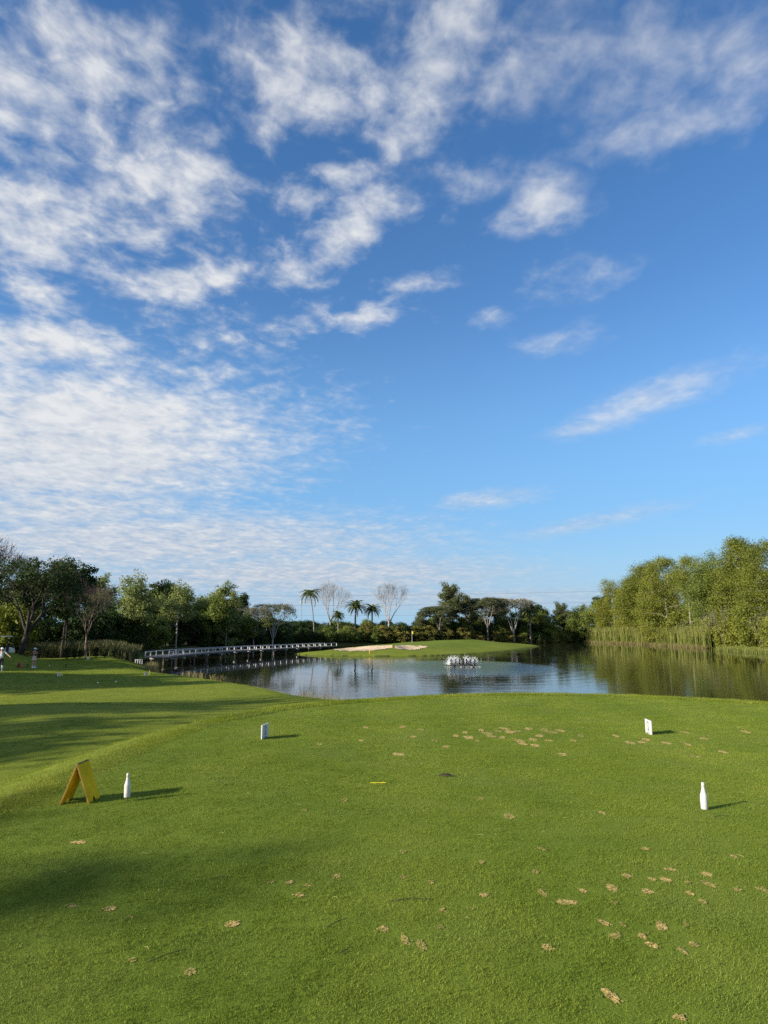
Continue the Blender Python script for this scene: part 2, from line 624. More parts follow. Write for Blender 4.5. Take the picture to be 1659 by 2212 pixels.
# ground: mown / rough / bare earth by attribute
def ground_mat():
    m, n, out = new_mat('turf')
    g = G(n)
    tcn = g.node('ShaderNodeTexCoord')
    P = tcn.outputs['Object']
    a = g.node('ShaderNodeAttribute', attribute_name='mow').outputs['Fac']
    e = g.node('ShaderNodeAttribute', attribute_name='earth').outputs['Fac']
    big = g.noise(P, .11, 4, .6)
    mid = g.noise(P, .9, 5, .62)
    fine = g.noise(P, 9.0, 5, .7)
    vfine = g.noise(P, 70.0, 3, .7)
    s = g.math('ADD', g.math('ADD', g.math('MULTIPLY', big, .35), g.math('MULTIPLY', mid, .35)), g.math('ADD', g.math('MULTIPLY', fine, .18), g.math('MULTIPLY', vfine, .12)))
    mown = g.ramp(s, [(.34, (0.080, 0.121, 0.015)), (.50, (0.123, 0.169, 0.021)), (.66, (0.177, 0.207, 0.032))])
    rough = g.ramp(s, [(.34, (0.090, 0.124, 0.015)), (.50, (0.141, 0.175, 0.021)), (.66, (0.202, 0.216, 0.032))])
    c = g.mix(a, rough, mown)
    earth = g.ramp(mid, [(.3, (.030, .040, .014)), (.7, (.075, .085, .030))])
    c = g.mix(e, c, earth)
    p = g.node('ShaderNodeBsdfPrincipled')
    g.link(c, p.inputs['Base Color'])
    p.inputs['Roughness'].default_value = .9
    p.inputs['Specular IOR Level'].default_value = .05
    h = g.math('ADD', g.math('MULTIPLY', fine, .6), g.math('MULTIPLY', vfine, .4))
    g.link(g.bump(h, .55, .03), p.inputs['Normal'])
    g.link(p.outputs[0], out.inputs[0])
    return m
M['turf'] = ground_mat()


def blade_mat(name, lo, mid, hi, trans=.30):
    m, n, out = new_mat(name)
    g = G(n)
    oi = g.node('ShaderNodeObjectInfo')
    at = g.node('ShaderNodeAttribute', attribute_name='tint').outputs['Fac']
    loc = oi.outputs['Location']
    big = g.noise(loc, .35, 4, .6)
    md = g.noise(loc, 2.2, 3, .6)
    s = g.math('ADD', g.math('ADD', g.math('MULTIPLY', big, .45), g.math('MULTIPLY', md, .3)), g.math('ADD', g.math('MULTIPLY', oi.outputs['Random'], .12), g.math('MULTIPLY', at, .13)))
    sx = g.node('ShaderNodeSeparateXYZ')
    g.link(loc, sx.inputs[0])
    band = g.math('MULTIPLY', g.math('SINE', g.math('ADD', g.math('MULTIPLY', sx.outputs[0], 3.3), g.math('MULTIPLY', md, 2.0))), .034)   # mower passes
    s = g.math('ADD', s, band)
    c = g.ramp(s, [(.36, lo), (.50, mid), (.64, hi)])
    pale = g.ramp(g.noise(loc, .75, 5, .62), [(.50, (0, 0, 0)), (.70, (.55, .55, .55))])      # drier, greyer patches
    c = g.mix(pale, c, (.185, .235, .070))
    worn = g.ramp(g.noise(loc, 1.7, 5, .65, (1, .8, 1)), [(.60, (0, 0, 0)), (.74, (.5, .5, .5))])    # yellowed wear
    c = g.mix(worn, c, (.27, .26, .055))
    p = g.node('ShaderNodeBsdfPrincipled')
    g.link(c, p.inputs['Base Color'])
    p.inputs['Roughness'].default_value = .6
    p.inputs['Specular IOR Level'].default_value = .10
    t = g.node('ShaderNodeBsdfTranslucent')
    g.link(c, t.inputs['Color'])
    ms = g.node('ShaderNodeMixShader')
    ms.inputs[0].default_value = trans
    g.link(p.outputs[0], ms.inputs[1])
    g.link(t.outputs[0], ms.inputs[2])
    g.link(ms.outputs[0], out.inputs[0])
    return m
M['blade_mown'] = blade_mat('blade_mown', (0.108, 0.162, 0.017), (0.166, 0.229, 0.028), (0.246, 0.289, 0.047))
M['blade_rough'] = blade_mat('blade_rough', (0.120, 0.168, 0.017), (0.186, 0.235, 0.028), (0.276, 0.298, 0.047))


def water_mat():
    m, n, out = new_mat('water')
    g = G(n)
    tcn = g.node('ShaderNodeTexCoord')
    P = tcn.outputs['Object']
    # ripples: long across the view, stronger around the aerator and in wind patches
    r1 = g.noise(P, 1.0, 4, .6, (.28, 1.25, 1))
    r2 = g.noise(P, 1.0, 3, .6, (1.1, 4.2, 1))
    r3 = g.noise(P, 1.0, 3, .55, (3.2, 3.6, 1))
    dv = g.node('ShaderNodeVectorMath', operation='SUBTRACT')
    g.link(P, dv.inputs[0])
    dv.inputs[1].default_value = (8.0, 71.0, 0)
    sc = g.node('ShaderNodeVectorMath', operation='MULTIPLY')
    g.link(dv.outputs[0], sc.inputs[0])
    sc.inputs[1].default_value = (1.0, .62, 1)
    ln = g.node('ShaderNodeVectorMath', operation='LENGTH')
    g.link(sc.outputs[0], ln.inputs[0])
    near = g.node('ShaderNodeMapRange', interpolation_type='SMOOTHSTEP')
    near.inputs['From Min'].default_value = 3.0
    near.inputs['From Max'].default_value = 10.5
    near.inputs['To Min'].default_value = 1.0
    near.inputs['To Max'].default_value = 0.0
    g.link(ln.outputs['Value'], near.inputs['Value'])
    ring = g.math('SINE', g.math('MULTIPLY', ln.outputs['Value'], 4.2))
    ringf = g.node('ShaderNodeMapRange')
    ringf.inputs['From Min'].default_value = 4.0
    ringf.inputs['From Max'].default_value = 22.0
    ringf.inputs['To Min'].default_value = .0022
    ringf.inputs['To Max'].default_value = 0.0
    g.link(ln.outputs['Value'], ringf.inputs['Value'])
    sx = g.node('ShaderNodeSeparateXYZ')
    g.link(P, sx.inputs[0])
    calm = g.node('ShaderNodeMapRange', interpolation_type='SMOOTHSTEP')           # lee of the left trees lies calmer
    calm.inputs['From Min'].default_value = -14.0
    calm.inputs['From Max'].default_value = 4.0
    calm.inputs['To Min'].default_value = .22
    calm.inputs['To Max'].default_value = 1.0
    g.link(sx.outputs[0], calm.inputs['Value'])
    east = g.node('ShaderNodeMapRange', interpolation_type='SMOOTHSTEP')           # and so does the reed side
    east.inputs['From Min'].default_value = 16.0
    east.inputs['From Max'].default_value = 42.0
    east.inputs['To Min'].default_value = 1.0
    east.inputs['To Max'].default_value = .28
    g.link(sx.outputs[0], east.inputs['Value'])
    patch = g.math('MULTIPLY', g.ramp(g.noise(P, .045, 3, .55), [(.38, (.30, .30, .30)), (.62, (1, 1, 1))]), g.math('MULTIPLY', calm.outputs[0], east.outputs[0]))
    h = g.math('ADD', g.math('MULTIPLY', g.math('MULTIPLY', r1, .018), patch), g.math('MULTIPLY', g.math('MULTIPLY', r2, .0020), patch))
    h = g.math('ADD', h, g.math('MULTIPLY', ring, ringf.outputs[0]))
    h = g.math('ADD', h, g.math('MULTIPLY', g.math('MULTIPLY', r3, .10), near.outputs[0]))
    b = g.node('ShaderNodeBump')
    b.inputs['Strength'].default_value = 1.0
    b.inputs['Distance'].default_value = 1.0
    g.link(h, b.inputs['Height'])
    p = g.node('ShaderNodeBsdfPrincipled')
    p.inputs['Base Color'].default_value = (.016, .019, .010, 1)
    p.inputs['Roughness'].default_value = .035
    p.inputs['IOR'].default_value = 1.333
    p.inputs['Specular IOR Level'].default_value = .27
    g.link(b.outputs[0], p.inputs['Normal'])
    g.link(p.outputs[0], out.inputs[0])
    return m
M['water'] = water_mat()

def spray_mat():
    m, n, out = new_mat('spray')
    g = G(n)
    d = g.node('ShaderNodeBsdfDiffuse')
    d.inputs[0].default_value = (.86, .88, .9, 1)
    t = g.node('ShaderNodeBsdfTranslucent')
    t.inputs[0].default_value = (.86, .88, .9, 1)
    ms = g.node('ShaderNodeMixShader')
    ms.inputs[0].default_value = .45
    g.link(d.outputs[0], ms.inputs[1])
    g.link(t.outputs[0], ms.inputs[2])
    g.link(ms.outputs[0], out.inputs[0])
    return m
M['spray'] = spray_mat()

# ------------------------------------------------------------------ terrain
WATER_Z = -2.10


def smooth_poly(pts, k=8):
    p = np.array(pts, float)
    n = len(p)
    out = []
    for i in range(n):
        p0, p1, p2, p3 = p[i - 1], p[i], p[(i + 1) % n], p[(i + 2) % n]
        for j in range(k):
            t = j / k
            out.append(.5 * ((2 * p1) + (p2 - p0) * t + (2 * p0 - 5 * p1 + 4 * p2 - p3) * t * t + (3 * p1 - p0 - 3 * p2 + p3) * t ** 3))
    return np.array(out)


def sdf(poly, x, y):
    """signed distance to a closed polygon, negative inside"""
    x = np.atleast_1d(x).astype(float)
    y = np.atleast_1d(y).astype(float)
    d = np.full(x.shape, 1e18)
    s = np.zeros(x.shape, bool)
    n = len(poly)
    for i in range(n):
        ax, ay = poly[i]
        bx, by = poly[(i + 1) % n]
        ex, ey = bx - ax, by - ay
        wx, wy = x - ax, y - ay
        t = np.clip((wx * ex + wy * ey) / (ex * ex + ey * ey + 1e-12), 0, 1)
        d = np.minimum(d, (wx - ex * t) ** 2 + (wy - ey * t) ** 2)
        if ay != by:
            c = ((ay > y) != (by > y)) & (x < (bx - ax) * (y - ay) / (by - ay) + ax)
            s ^= c
    return np.where(s, -1, 1) * np.sqrt(d)


def sm(t):
    t = np.clip(t, 0, 1)
    return t * t * (3 - 2 * t)


TEE = smooth_poly([(-3.6, -14), (-3.45, 0), (-3.35, 6), (-3.25, 8.5), (-3.15, 10.5), (-2.7, 12.8), (-1.3, 14.9), (2.4, 17.0),
                   (6.3, 16.3), (8.4, 14.2), (9.4, 10), (9.5, 4), (9.5, -14), (3, -15)], 6)
POND = smooth_poly([(60, 24), (30, 25.5), (18, 26), (8, 27), (2, 28.5), (-1.2, 31), (-3.6, 35), (-9.2, 45), (-14, 52), (-18.6, 58.5), (-21.8, 65),
                    (-23.0, 70), (-25.5, 74), (-29, 80), (-31.5, 92), (-30.5, 110), (-29, 130), (-25, 150), (-10, 168), (5, 177), (20, 184), (40, 203),
                    (50, 219), (58, 221), (64, 208), (67, 170), (68, 135), (65.5, 115), (61, 101), (64, 85), (66, 50), (64, 34)], 5)
ISLE = smooth_poly([(-13.6, 105.6), (-9.4, 100.5), (-4, 98.5), (.7, 97.8), (8.2, 100.5), (17.6, 113), (27, 134), (35, 157), (33, 166), (15, 160), (0, 151),
                    (-6, 142), (-9.3, 130), (-9.6, 121), (-10.6, 116), (-12.4, 110)], 5)
GREEN = smooth_poly([(-5, 117), (4, 114), (14, 120), (20, 134), (16, 148), (4, 144), (-5, 132)], 5)
BUNKERS = [smooth_poly([(-7.6, 106.0), (-5.2, 103.2), (-1.6, 103.6), (.9, 106.2), (1.2, 109.4), (-1.8, 109.6), (-5.2, 112.6), (-7.4, 110.2)], 5),
           smooth_poly([(1.9, 105.6), (4.2, 104.8), (5.6, 107.4), (7.0, 111.6), (4.0, 112.4), (2.0, 110.6)], 5)]
LOWER_TEE = smooth_poly([(-26, 36), (-14, 38), (-11.5, 42), (-14, 48), (-22, 52), (-34, 52), (-36, 42)], 5)


def g2(x, y, cx_, cy_, rx, ry, amp):
    return amp * np.exp(-(((x - cx_) / rx) ** 2 + ((y - cy_) / ry) ** 2))


def height(x, y):
    x = np.atleast_1d(x).astype(float)
    y = np.atleast_1d(y).astype(float)
    base = -1.05 - .50 * sm((y - 22) / 32)
    base = base + .10 * np.sin(x * .21 + 1.3) * np.sin(y * .17 + .4) + .05 * np.sin(x * .53 + y * .31)
    base += g2(x, y, -40, 61, 9, 7, 1.15) + g2(x, y, -34.3, 60.5, 3.2, 3, .62) + g2(x, y, -21, 63, 8, 5, .22) + g2(x, y, -8, 30, 7, 6, .12)
    base += g2(x, y, -20, 43, 11, 7, .16)
    base -= g2(x, y, -15, 29, 10, 4.5, .40) + g2(x, y, -26, 54.5, 14, 2.5, .16)
    base = base + .4 * sm((y - 80) / 60) * (x < 0)
    base += .5 * sm((x - 62) / 14)
    dt = sdf(TEE, x, y)
    tee = .012 * np.sin(x * .9 + .5) * np.sin(y * .6)
    wl = np.where(x < -2.5, 4.2, 7.5)
    k = 1 - sm((dt + .15) / wl)
    h = np.where(dt < -.15, tee, base + (tee - base) * k)
    di = sdf(ISLE, x, y)
    dw = np.maximum(sdf(POND, x, y), -di)
    isl = -1.02 + g2(x, y, 17, 139, 11, 8, .62) + g2(x, y, 24, 146, 8, 8, .25) + g2(x, y, -5, 118, 8, 5, .14) + .03 * np.sin(x * .7) * np.sin(y * .5)
    for b in BUNKERS:
        db = sdf(b, x, y)
        isl = isl - .34 * sm(-db / 2.2) + .12 * np.exp(-((db - .4) / .8) ** 2) * (y > 107)
    land = np.where(di < 0, isl, h)
    w = np.where(di < 0, 11.0, 3.2)
    s = .10 + .90 * (np.where(di < 0, np.clip(dw / w, 0, 1) ** .85, sm(dw / w)))
    up = WATER_Z + (land - WATER_Z) * np.where(dw > 0, s, 0)
    dn = WATER_Z - .08 + np.maximum(dw * .35, -1.3)
    return np.where(dw > 0, up, dn)


def hz(x, y):
    return float(height(x, y)[0])


def axis(parts):
    out = []
    for a, b, s in parts:
        out.append(np.arange(a, b, s))
    return np.unique(np.round(np.concatenate(out), 3))


gx = axis([(-2500, -600, 300), (-600, -120, 40), (-120, -60, 4), (-60, -16, 1), (-16, 12, .22), (12, 80, 1), (80, 160, 6), (160, 600, 40), (600, 2600, 300)])
gy = axis([(-1500, -200, 200), (-200, -20, 12), (-20, -2, 1), (-2, 22, .22), (22, 60, .7), (60, 96, 1), (96, 124, .6), (124, 240, 1), (240, 400, 10), (400, 1000, 50), (1000, 5200, 300)])
X, Y = np.meshgrid(gx, gy)
Z = height(X.ravel(), Y.ravel())
nx, ny = len(gx), len(gy)
idx = np.arange(nx * ny).reshape(ny, nx)
faces = np.stack([idx[:-1, :-1], idx[:-1, 1:], idx[1:, 1:], idx[1:, :-1]], -1).reshape(-1, 4)
me = bpy.data.meshes.new('ground')
me.vertices.add(nx * ny)
me.vertices.foreach_set('co', np.stack([X.ravel(), Y.ravel(), Z], -1).astype(np.float32).ravel())
me.loops.add(len(faces) * 4)
me.loops.foreach_set('vertex_index', faces.ravel().astype(np.int32))
me.polygons.add(len(faces))
me.polygons.foreach_set('loop_start', (np.arange(len(faces)) * 4).astype(np.int32))
me.polygons.foreach_set('loop_total', np.full(len(faces), 4, np.int32))
me.polygons.foreach_set('use_smooth', np.ones(len(faces), bool))
me.materials.append(M['turf'])
mow = np.maximum.reduce([1 - sm((sdf(TEE, X.ravel(), Y.ravel()) + .1) / .25), 1 - sm((sdf(GREEN, X.ravel(), Y.ravel())) / .8), .8 * (1 - sm(sdf(LOWER_TEE, X.ravel(), Y.ravel()) / .8))])
xf, yf = X.ravel(), Y.ravel()
earth = np.maximum(sm((yf - 158) / 10), sm((xf - 63) / 4) * (yf > 20))
earth = np.maximum(earth, sm((-27 - xf) / 3) * sm((yf - 82) / 4))
earth = np.where(sdf(ISLE, xf, yf) < 0, sm((-1.0 - sdf(ISLE, xf, yf) * -1) / 1) * 0, earth)
earth = np.where(Z < WATER_Z + .14, .8, earth)
for nme, arr in (('mow', mow), ('earth', earth)):
    at = me.attributes.new(nme, 'FLOAT', 'POINT')
    at.data.foreach_set('value', np.clip(arr, 0, 1).astype(np.float32))
me.update()
me.validate()
ground = link('ground', me)
tag(ground, 'mown golf course turf with raised tee, banks and island green', 'ground', kind='structure')

wm = MB()
wm.add([(-90, 14, WATER_Z), (130, 14, WATER_Z), (130, 262, WATER_Z), (-90, 262, WATER_Z)], [[0, 1, 2, 3]])
water = wm.build('water', M['water'])
tag(water, 'dark rippled pond reflecting trees and sky', 'pond', kind='structure')

# bunker sand sheets, lying in their hollows on the island face
for i, b in enumerate(BUNKERS):
    lo, hi = b.min(0), b.max(0)
    xs = np.arange(lo[0], hi[0] + .35, .35)
    ys = np.arange(lo[1], hi[1] + .35, .35)
    bx_, by_ = np.meshgrid(xs, ys)
    ii = np.arange(bx_.size).reshape(bx_.shape)
    rr = np.random.default_rng(4 + i)
    zz = height(bx_.ravel(), by_.ravel()) + .045 + rr.normal(0, .03, bx_.size)
    q = np.stack([ii[:-1, :-1], ii[:-1, 1:], ii[1:, 1:], ii[1:, :-1]], -1).reshape(-1, 4)
    cxy = np.stack([bx_.ravel()[q].mean(1), by_.ravel()[q].mean(1)], -1)
    q = q[sdf(b, cxy[:, 0], cxy[:, 1]) < 0.02]
    mb = MB()
    mb.add(np.stack([bx_.ravel(), by_.ravel(), zz], -1), q.tolist())
    o = mb.build('sand_bunker', M['bunker_sand'], smooth=True)
    tag(o, ['larger pinkish sand bunker cut into the front of the island green', 'smaller pinkish sand bunker right of the bigger one on the island'][i], 'bunker', 'bunkers on the island', 'structure')

# ------------------------------------------------------------------ grass tufts
def tuft(name, n, rad, hlo, hhi, wid, mat, seed, lean=.5):
    rng = np.random.default_rng(seed)
    r = rad * np.sqrt(rng.random(n))
    t = rng.random(n) * 2 * PI
    b = np.stack([r * np.cos(t), r * np.sin(t), np.full(n, -.004)], -1)
    h = rng.uniform(hlo, hhi, n)
    a = rng.random(n) * 2 * PI
    side = np.stack([np.cos(a), np.sin(a), np.zeros(n)], -1) * wid * .5 * rng.uniform(.6, 1.3, n)[:, None]
    la = rng.random(n) * 2 * PI
    tip = b + np.stack([np.cos(la) * h * lean * rng.random(n), np.sin(la) * h * lean * rng.random(n), h], -1)
    mb = MB()
    mb.quads(np.stack([b - side, b + side, tip], 1), 0, rng.random(n))
    return mb.mesh(name, mat)


def scatter(name, pts, scl, src_mesh, src_loc, label, src_label):
    """one grass object: points carrying instances of a real tuft that also stands in the field"""
    src = link('grass_tuft', src_mesh, loc=src_loc)
    tag(src, src_label, 'grass', kind='stuff')
    me = bpy.data.meshes.new(name)
    me.vertices.add(len(pts))
    me.vertices.foreach_set('co', pts.astype(np.float32).ravel())
    rng = np.random.default_rng(len(pts))
    a = me.attributes.new('spin', 'FLOAT_VECTOR', 'POINT')
    rot = np.stack([rng.normal(0, .08, len(pts)), rng.normal(0, .08, len(pts)), rng.random(len(pts)) * 6.283], -1)
    a.data.foreach_set('vector', rot.astype(np.float32).ravel())
    a = me.attributes.new('size', 'FLOAT', 'POINT')
    a.data.foreach_set('value', scl.astype(np.float32))
    o = link(name, me)
    ng = bpy.data.node_groups.new(name, 'GeometryNodeTree')
    ng.interface.new_socket('Geometry', in_out='INPUT', socket_type='NodeSocketGeometry')
    ng.interface.new_socket('Geometry', in_out='OUTPUT', socket_type='NodeSocketGeometry')
    gi = ng.nodes.new('NodeGroupInput')
    go = ng.nodes.new('NodeGroupOutput')
    ip = ng.nodes.new('GeometryNodeInstanceOnPoints')
    oi = ng.nodes.new('GeometryNodeObjectInfo')
    oi.inputs['Object'].default_value = src
    oi.inputs['As Instance'].default_value = True
    n1_ = ng.nodes.new('GeometryNodeInputNamedAttribute')
    n1_.data_type = 'FLOAT_VECTOR'
    n1_.inputs['Name'].default_value = 'spin'
    n2_ = ng.nodes.new('GeometryNodeInputNamedAttribute')
    n2_.data_type = 'FLOAT'
    n2_.inputs['Name'].default_value = 'size'
    ng.links.new(gi.outputs[0], ip.inputs['Points'])
    ng.links.new(oi.outputs['Geometry'], ip.inputs['Instance'])
    ng.links.new(n1_.outputs[0], ip.inputs['Rotation'])
    ng.links.new(n2_.outputs[0], ip.inputs['Scale'])
    ng.links.new(ip.outputs[0], go.inputs[0])
    md = o.modifiers.new('tufts', 'NODES')
    md.node_group = ng
    tag(o, label, 'grass', kind='stuff')
    return o


# divots: (u, v) in the 768 x 1024 picture, half size across / along in px, strength
DIV = []
for (x_, y_, a_, b_) in [(447, 96, 15, 6), (567, 172, 25, 15), (958, 157, 13, 7), (703, 313, 18, 11), (115, 325, 12, 8), (450, 370, 12, 8), (1140, 313, 18, 6),
                         (1513, 345, 14, 7), (118, 435, 14, 8), (236, 457, 13, 10), (677, 412, 14, 12), (703, 500, 16, 26), (462, 513, 20, 9), (880, 495, 18, 10),
                         (1000, 482, 25, 18), (808, 543, 50, 13), (1062, 428, 20, 10), (1247, 402, 30, 7), (1173, 445, 11, 8), (1226, 447, 22, 14), (1150, 497, 26, 14),
                         (1400, 422, 22, 12), (1410, 465, 22, 18), (1320, 460, 12, 9), (1330, 505, 16, 11), (1385, 540, 18, 13), (1632, 488, 24, 14), (1530, 490, 12, 8),
                         (35, 655, 24, 14), (127, 705, 18, 24), (197, 725, 22, 26), (278, 650, 14, 10), (727, 738, 22, 17), (967, 632, 18, 15), (1010, 690, 28, 15),
                         (1210, 650, 26, 20), (1130, 690, 19, 15), (1167, 727, 22, 17), (1315, 640, 12, 10), (1345, 725, 22, 14), (1300, 755, 16, 20), (995, 945, 26, 38),
                         (1285, 1040, 30, 12), (1010, 548, 15, 8), (1045, 640, 10, 8), (285, 578, 10, 7), (408, 570, 10, 7)]:
    DIV.append(((1500 + x_ / 1.0553) / 4, (3100 + y_ / 1.0553) / 4, a_ / 4.22, b_ / 4.22))
for (x_, y_, a_, b_) in [(1523, 112, 14, 10), (1348, 158, 10, 4), (1490, 450, 16, 10), (1360, 490, 16, 6), (1282, 478, 20, 8), (1198, 476, 14, 5), (1325, 533, 22, 10),
                         (315, 575, 28, 9), (488, 588, 26, 13), (575, 627, 18, 7), (1030, 660, 32, 16), (585, 818, 15, 7), (840, 868, 28, 20), (345, 300, 40, 8)]:
    DIV.append((x_ / 1.106 / 4, (3100 + y_ / 1.106) / 4, a_ / 4.42, b_ / 4.42))
for (x_, y_) in [(690, 1608), (790, 1572), (870, 1571), (963, 1612), (862, 1629), (1005, 1583), (985, 1590), (1012, 1593), (1040, 1578), (1052, 1585), (1062, 1591), (1076, 1580),
                 (1091, 1575), (1102, 1582), (1119, 1580), (1085, 1593), (1110, 1596), (1124, 1601), (1141, 1575), (1151, 1598), (1166, 1590), (1176, 1577), (1192, 1582), (1211, 1579),
                 (1030, 1600), (1156, 1610), (1131, 1607), (1186, 1600), (1216, 1629), (893, 1592), (910, 1577), (1330, 1590), (1361, 1605), (1386, 1604), (1396, 1598), (1441, 1606),
                 (1485, 1609), (1521, 1596), (1502, 1636), (1561, 1626), (1611, 1581), (1480, 1582), (940, 1600), (780, 1600), (1240, 1600), (1255, 1590)]:
    DIV.append((x_ * K, y_ * K, 3.2 + (x_ * 7 % 5) * .7, 1.2 + (y_ * 3 % 4) * .25))
DIVW = []
for (u_, v_, a_, b_) in DIV:
    p = gp(u_, v_)
    mpp = p.y / F
    ey = max(abs(gp(u_, v_ + b_).y - gp(u_, v_ - b_).y) * .5, .008)
    DIVW.append((p.x, p.y, 1.02 * max(a_ * mpp, .012), 1.05 * min(ey, a_ * mpp * 3.0)))
for i, (x_, y_, ax_, ay_) in enumerate(DIVW):
    rng = np.random.default_rng(100 + i)
    n = 26
    t = np.arange(n) / n * 2 * PI
    rr = rng.uniform(.70, 1.08, n)
    skew = rng.uniform(-.5, .5)
    ex, ey = ax_ * .95 * rr * np.cos(t), ay_ * .95 * rr * np.sin(t)
    ex = ex + skew * ey * .4
    v = [(0, 0, .002)] + [(ex[k] * .5, ey[k] * .5, rng.uniform(.002, .006)) for k in range(n)] + [(ex[k], ey[k], .0030) for k in range(n)]
    f = [[0, 1 + k, 1 + (k + 1) % n] for k in range(n)] + [[1 + k, 1 + n + k, 1 + n + (k + 1) % n, 1 + (k + 1) % n] for k in range(n)]
    mb = MB().add(v, f)
    m_ = 12                                                 # loose crumbs of sand and root round the scar
    cr = rng.normal(0, .50, (m_, 2)) * np.array([ax_, ay_])
    cr[:, 0] += skew * cr[:, 1] * .4
    sz_ = rng.uniform(.003, .008, m_) * (1 + min(1.5, math.hypot(x_, y_) / 8))
    an_ = rng.random((m_, 1)) * 6.28 + np.array([[0, 2.1, 4.2]])
    q = np.stack([cr[:, :1] + np.cos(an_) * sz_[:, None], cr[:, 1:] + np.sin(an_) * sz_[:, None], rng.uniform(.003, .007, (m_, 1)) + rng.uniform(0, .002, (m_, 3))], -1)
    mb.quads(q)
    mb.build('divot', M['divot_sand'] if rng.random() < .6 else M['divot_dry'], ground, loc=(x_, y_, hz(x_, y_)))

rng = np.random.default_rng(11)
mown_src = tuft('mown_tuft', 110, .085, .006, .0135, .0024, M['blade_mown'], 1, .9)


def field(n, y0, y1, pw=1.0):
    y = y0 + (y1 - y0) * rng.random(n) ** pw
    x = (rng.random(n) * 2 - 1) * (.60 * y + .8)
    return x, y


xs, ys = [], []
for n_, a_, b_ in ((9000, 2.2, 5.0), (15000, 5.0, 9.0), (15000, 9.0, 13.0), (12000, 13.0, 17.4)):
    y = np.sqrt(rng.random(n_) * (b_ * b_ - a_ * a_) + a_ * a_)
    x = (rng.random(n_) * 2 - 1) * (.58 * y + .6)
    xs.append(x)
    ys.append(y)
x, y = np.concatenate(xs), np.concatenate(ys)
keep = sdf(TEE, x, y) < 0.0
bare = rng.random(len(x))
for (dx, dy, ax_, ay_) in DIVW:
    q = ((x - dx) / (ax_ + .035)) ** 2 + ((y - dy) / (ay_ + .045)) ** 2
    keep &= ~((q < 1.0) & (bare > .16))
x, y = x[keep], y[keep]
pts = np.stack([x, y, height(x, y)], -1)
scatter('tee_grass', pts, rng.uniform(.75, 1.3, len(x)) * (1 + .035 * np.maximum(y - 6, 0)), mown_src, (1.0, -2.0, hz(1, -2)), 'short mown grass covering the raised tee', 'small tuft of mown tee grass behind the tee markers')
# rough: collar along the tee edge, left bank, slope to the pond
rough_src = tuft('rough_tuft', 90, .14, .012, .040, .0045, M['blade_rough'], 2, .8)
xs, ys, ss = [], [], []
n_ = 26000
x = rng.uniform(-13, 12, n_)
y = rng.uniform(3, 30, n_)
d = sdf(TEE, x, y)
k = (d > .03) & (d < 9) & (height(x, y) > WATER_Z + .1) & (abs(x) < .6 * y + 1.5)
xs.append(x[k]); ys.append(y[k]); ss.append(rng.uniform(.45, .8, k.sum()))
n_ = 9000                                           # collar
t = rng.integers(0, len(TEE), n_)
fr = rng.random(n_)[:, None]
pp = TEE[t] * fr + TEE[(t + 1) % len(TEE)] * (1 - fr) + rng.normal(0, .16, (n_, 2))
d = sdf(TEE, pp[:, 0], pp[:, 1])
k = (d > -.12) & (pp[:, 1] > 2.5) & (abs(pp[:, 0]) < .6 * pp[:, 1] + 1)
xs.append(pp[k, 0]); ys.append(pp[k, 1]); ss.append(rng.uniform(.55, .9, k.sum()) * np.where(pp[k, 1] > 12.5, 1.7, 1.0))
n_ = 30000                                          # left lower ground and far banks
y = np.sqrt(rng.random(n_) * (75. ** 2 - 24 ** 2) + 24 ** 2)
x = -rng.random(n_) * .62 * y
k = (height(x, y) > WATER_Z + .1)
xs.append(x[k]); ys.append(y[k]); ss.append(rng.uniform(.5, .9, k.sum()) * (1 + (y[k] - 24) / 60))
x, y, s_ = np.concatenate(xs), np.concatenate(ys), np.concatenate(ss)
scatter('rough_grass', np.stack([x, y, height(x, y)], -1), s_, rough_src, (-5.0, -1.0, hz(-5, -1)), 'longer unmown grass on the banks round the tee', 'small tuft of longer grass beside the tee')


# ------------------------------------------------------------------ trees
def grow(targets, trunk, step, rng, wob=.06, up=.45):
    """greedy branching skeleton: every target is joined to the nearest lower node"""
    pos = [np.array(p, float) for p in trunk]
    par = [i - 1 for i in range(len(trunk))]
    tips = []
    order = np.argsort([np.linalg.norm(t - pos[-1]) for t in targets])
    for oi in order:
        t = targets[oi]
        P_ = np.array(pos)
        d = np.linalg.norm(P_ - t, axis=1)
        d = d + 1.6 * np.maximum(P_[:, 2] - t[2] + .15 * d, 0) + np.where(np.arange(len(P_)) < max(1, len(trunk) // 2), 2.0, 0)
        j = int(np.argmin(d))
        a = pos[j]
        n = max(1, int(np.linalg.norm(t - a) / step))
        mid_up = np.array([0, 0, up * np.linalg.norm((t - a)[:2]) * .35])
        prev = j
        for q in range(1, n + 1):
            f = q / n
            p = a + (t - a) * f + mid_up * (4 * f * (1 - f)) * .5
            if q < n: p = p + rng.normal(0, wob * step, 3)
            pos.append(p)
            par.append(prev)
            prev = len(pos) - 1
        tips.append(prev)
    pos = np.array(pos)
    par = np.array(par)
    cnt = np.zeros(len(pos))
    for t in tips: cnt[t] += 1
    for i in range(len(pos) - 1, 0, -1):
        if par[i] >= 0: cnt[par[i]] += cnt[i]
    return pos, par, np.maximum(cnt, 1), tips


def limbs(mb, pos, par, rad, sel, sides_big=7):
    for i in np.nonzero(sel)[0]:
        j = par[i]
        if j < 0: continue
        r0, r1 = rad[j], rad[i]
        r0 = min(r0, r1 * 1.8)
        mb.tube([pos[j], pos[i]], [r0, r1], sides_big if r1 > .06 else (4 if r1 > .02 else 3), cap=False)


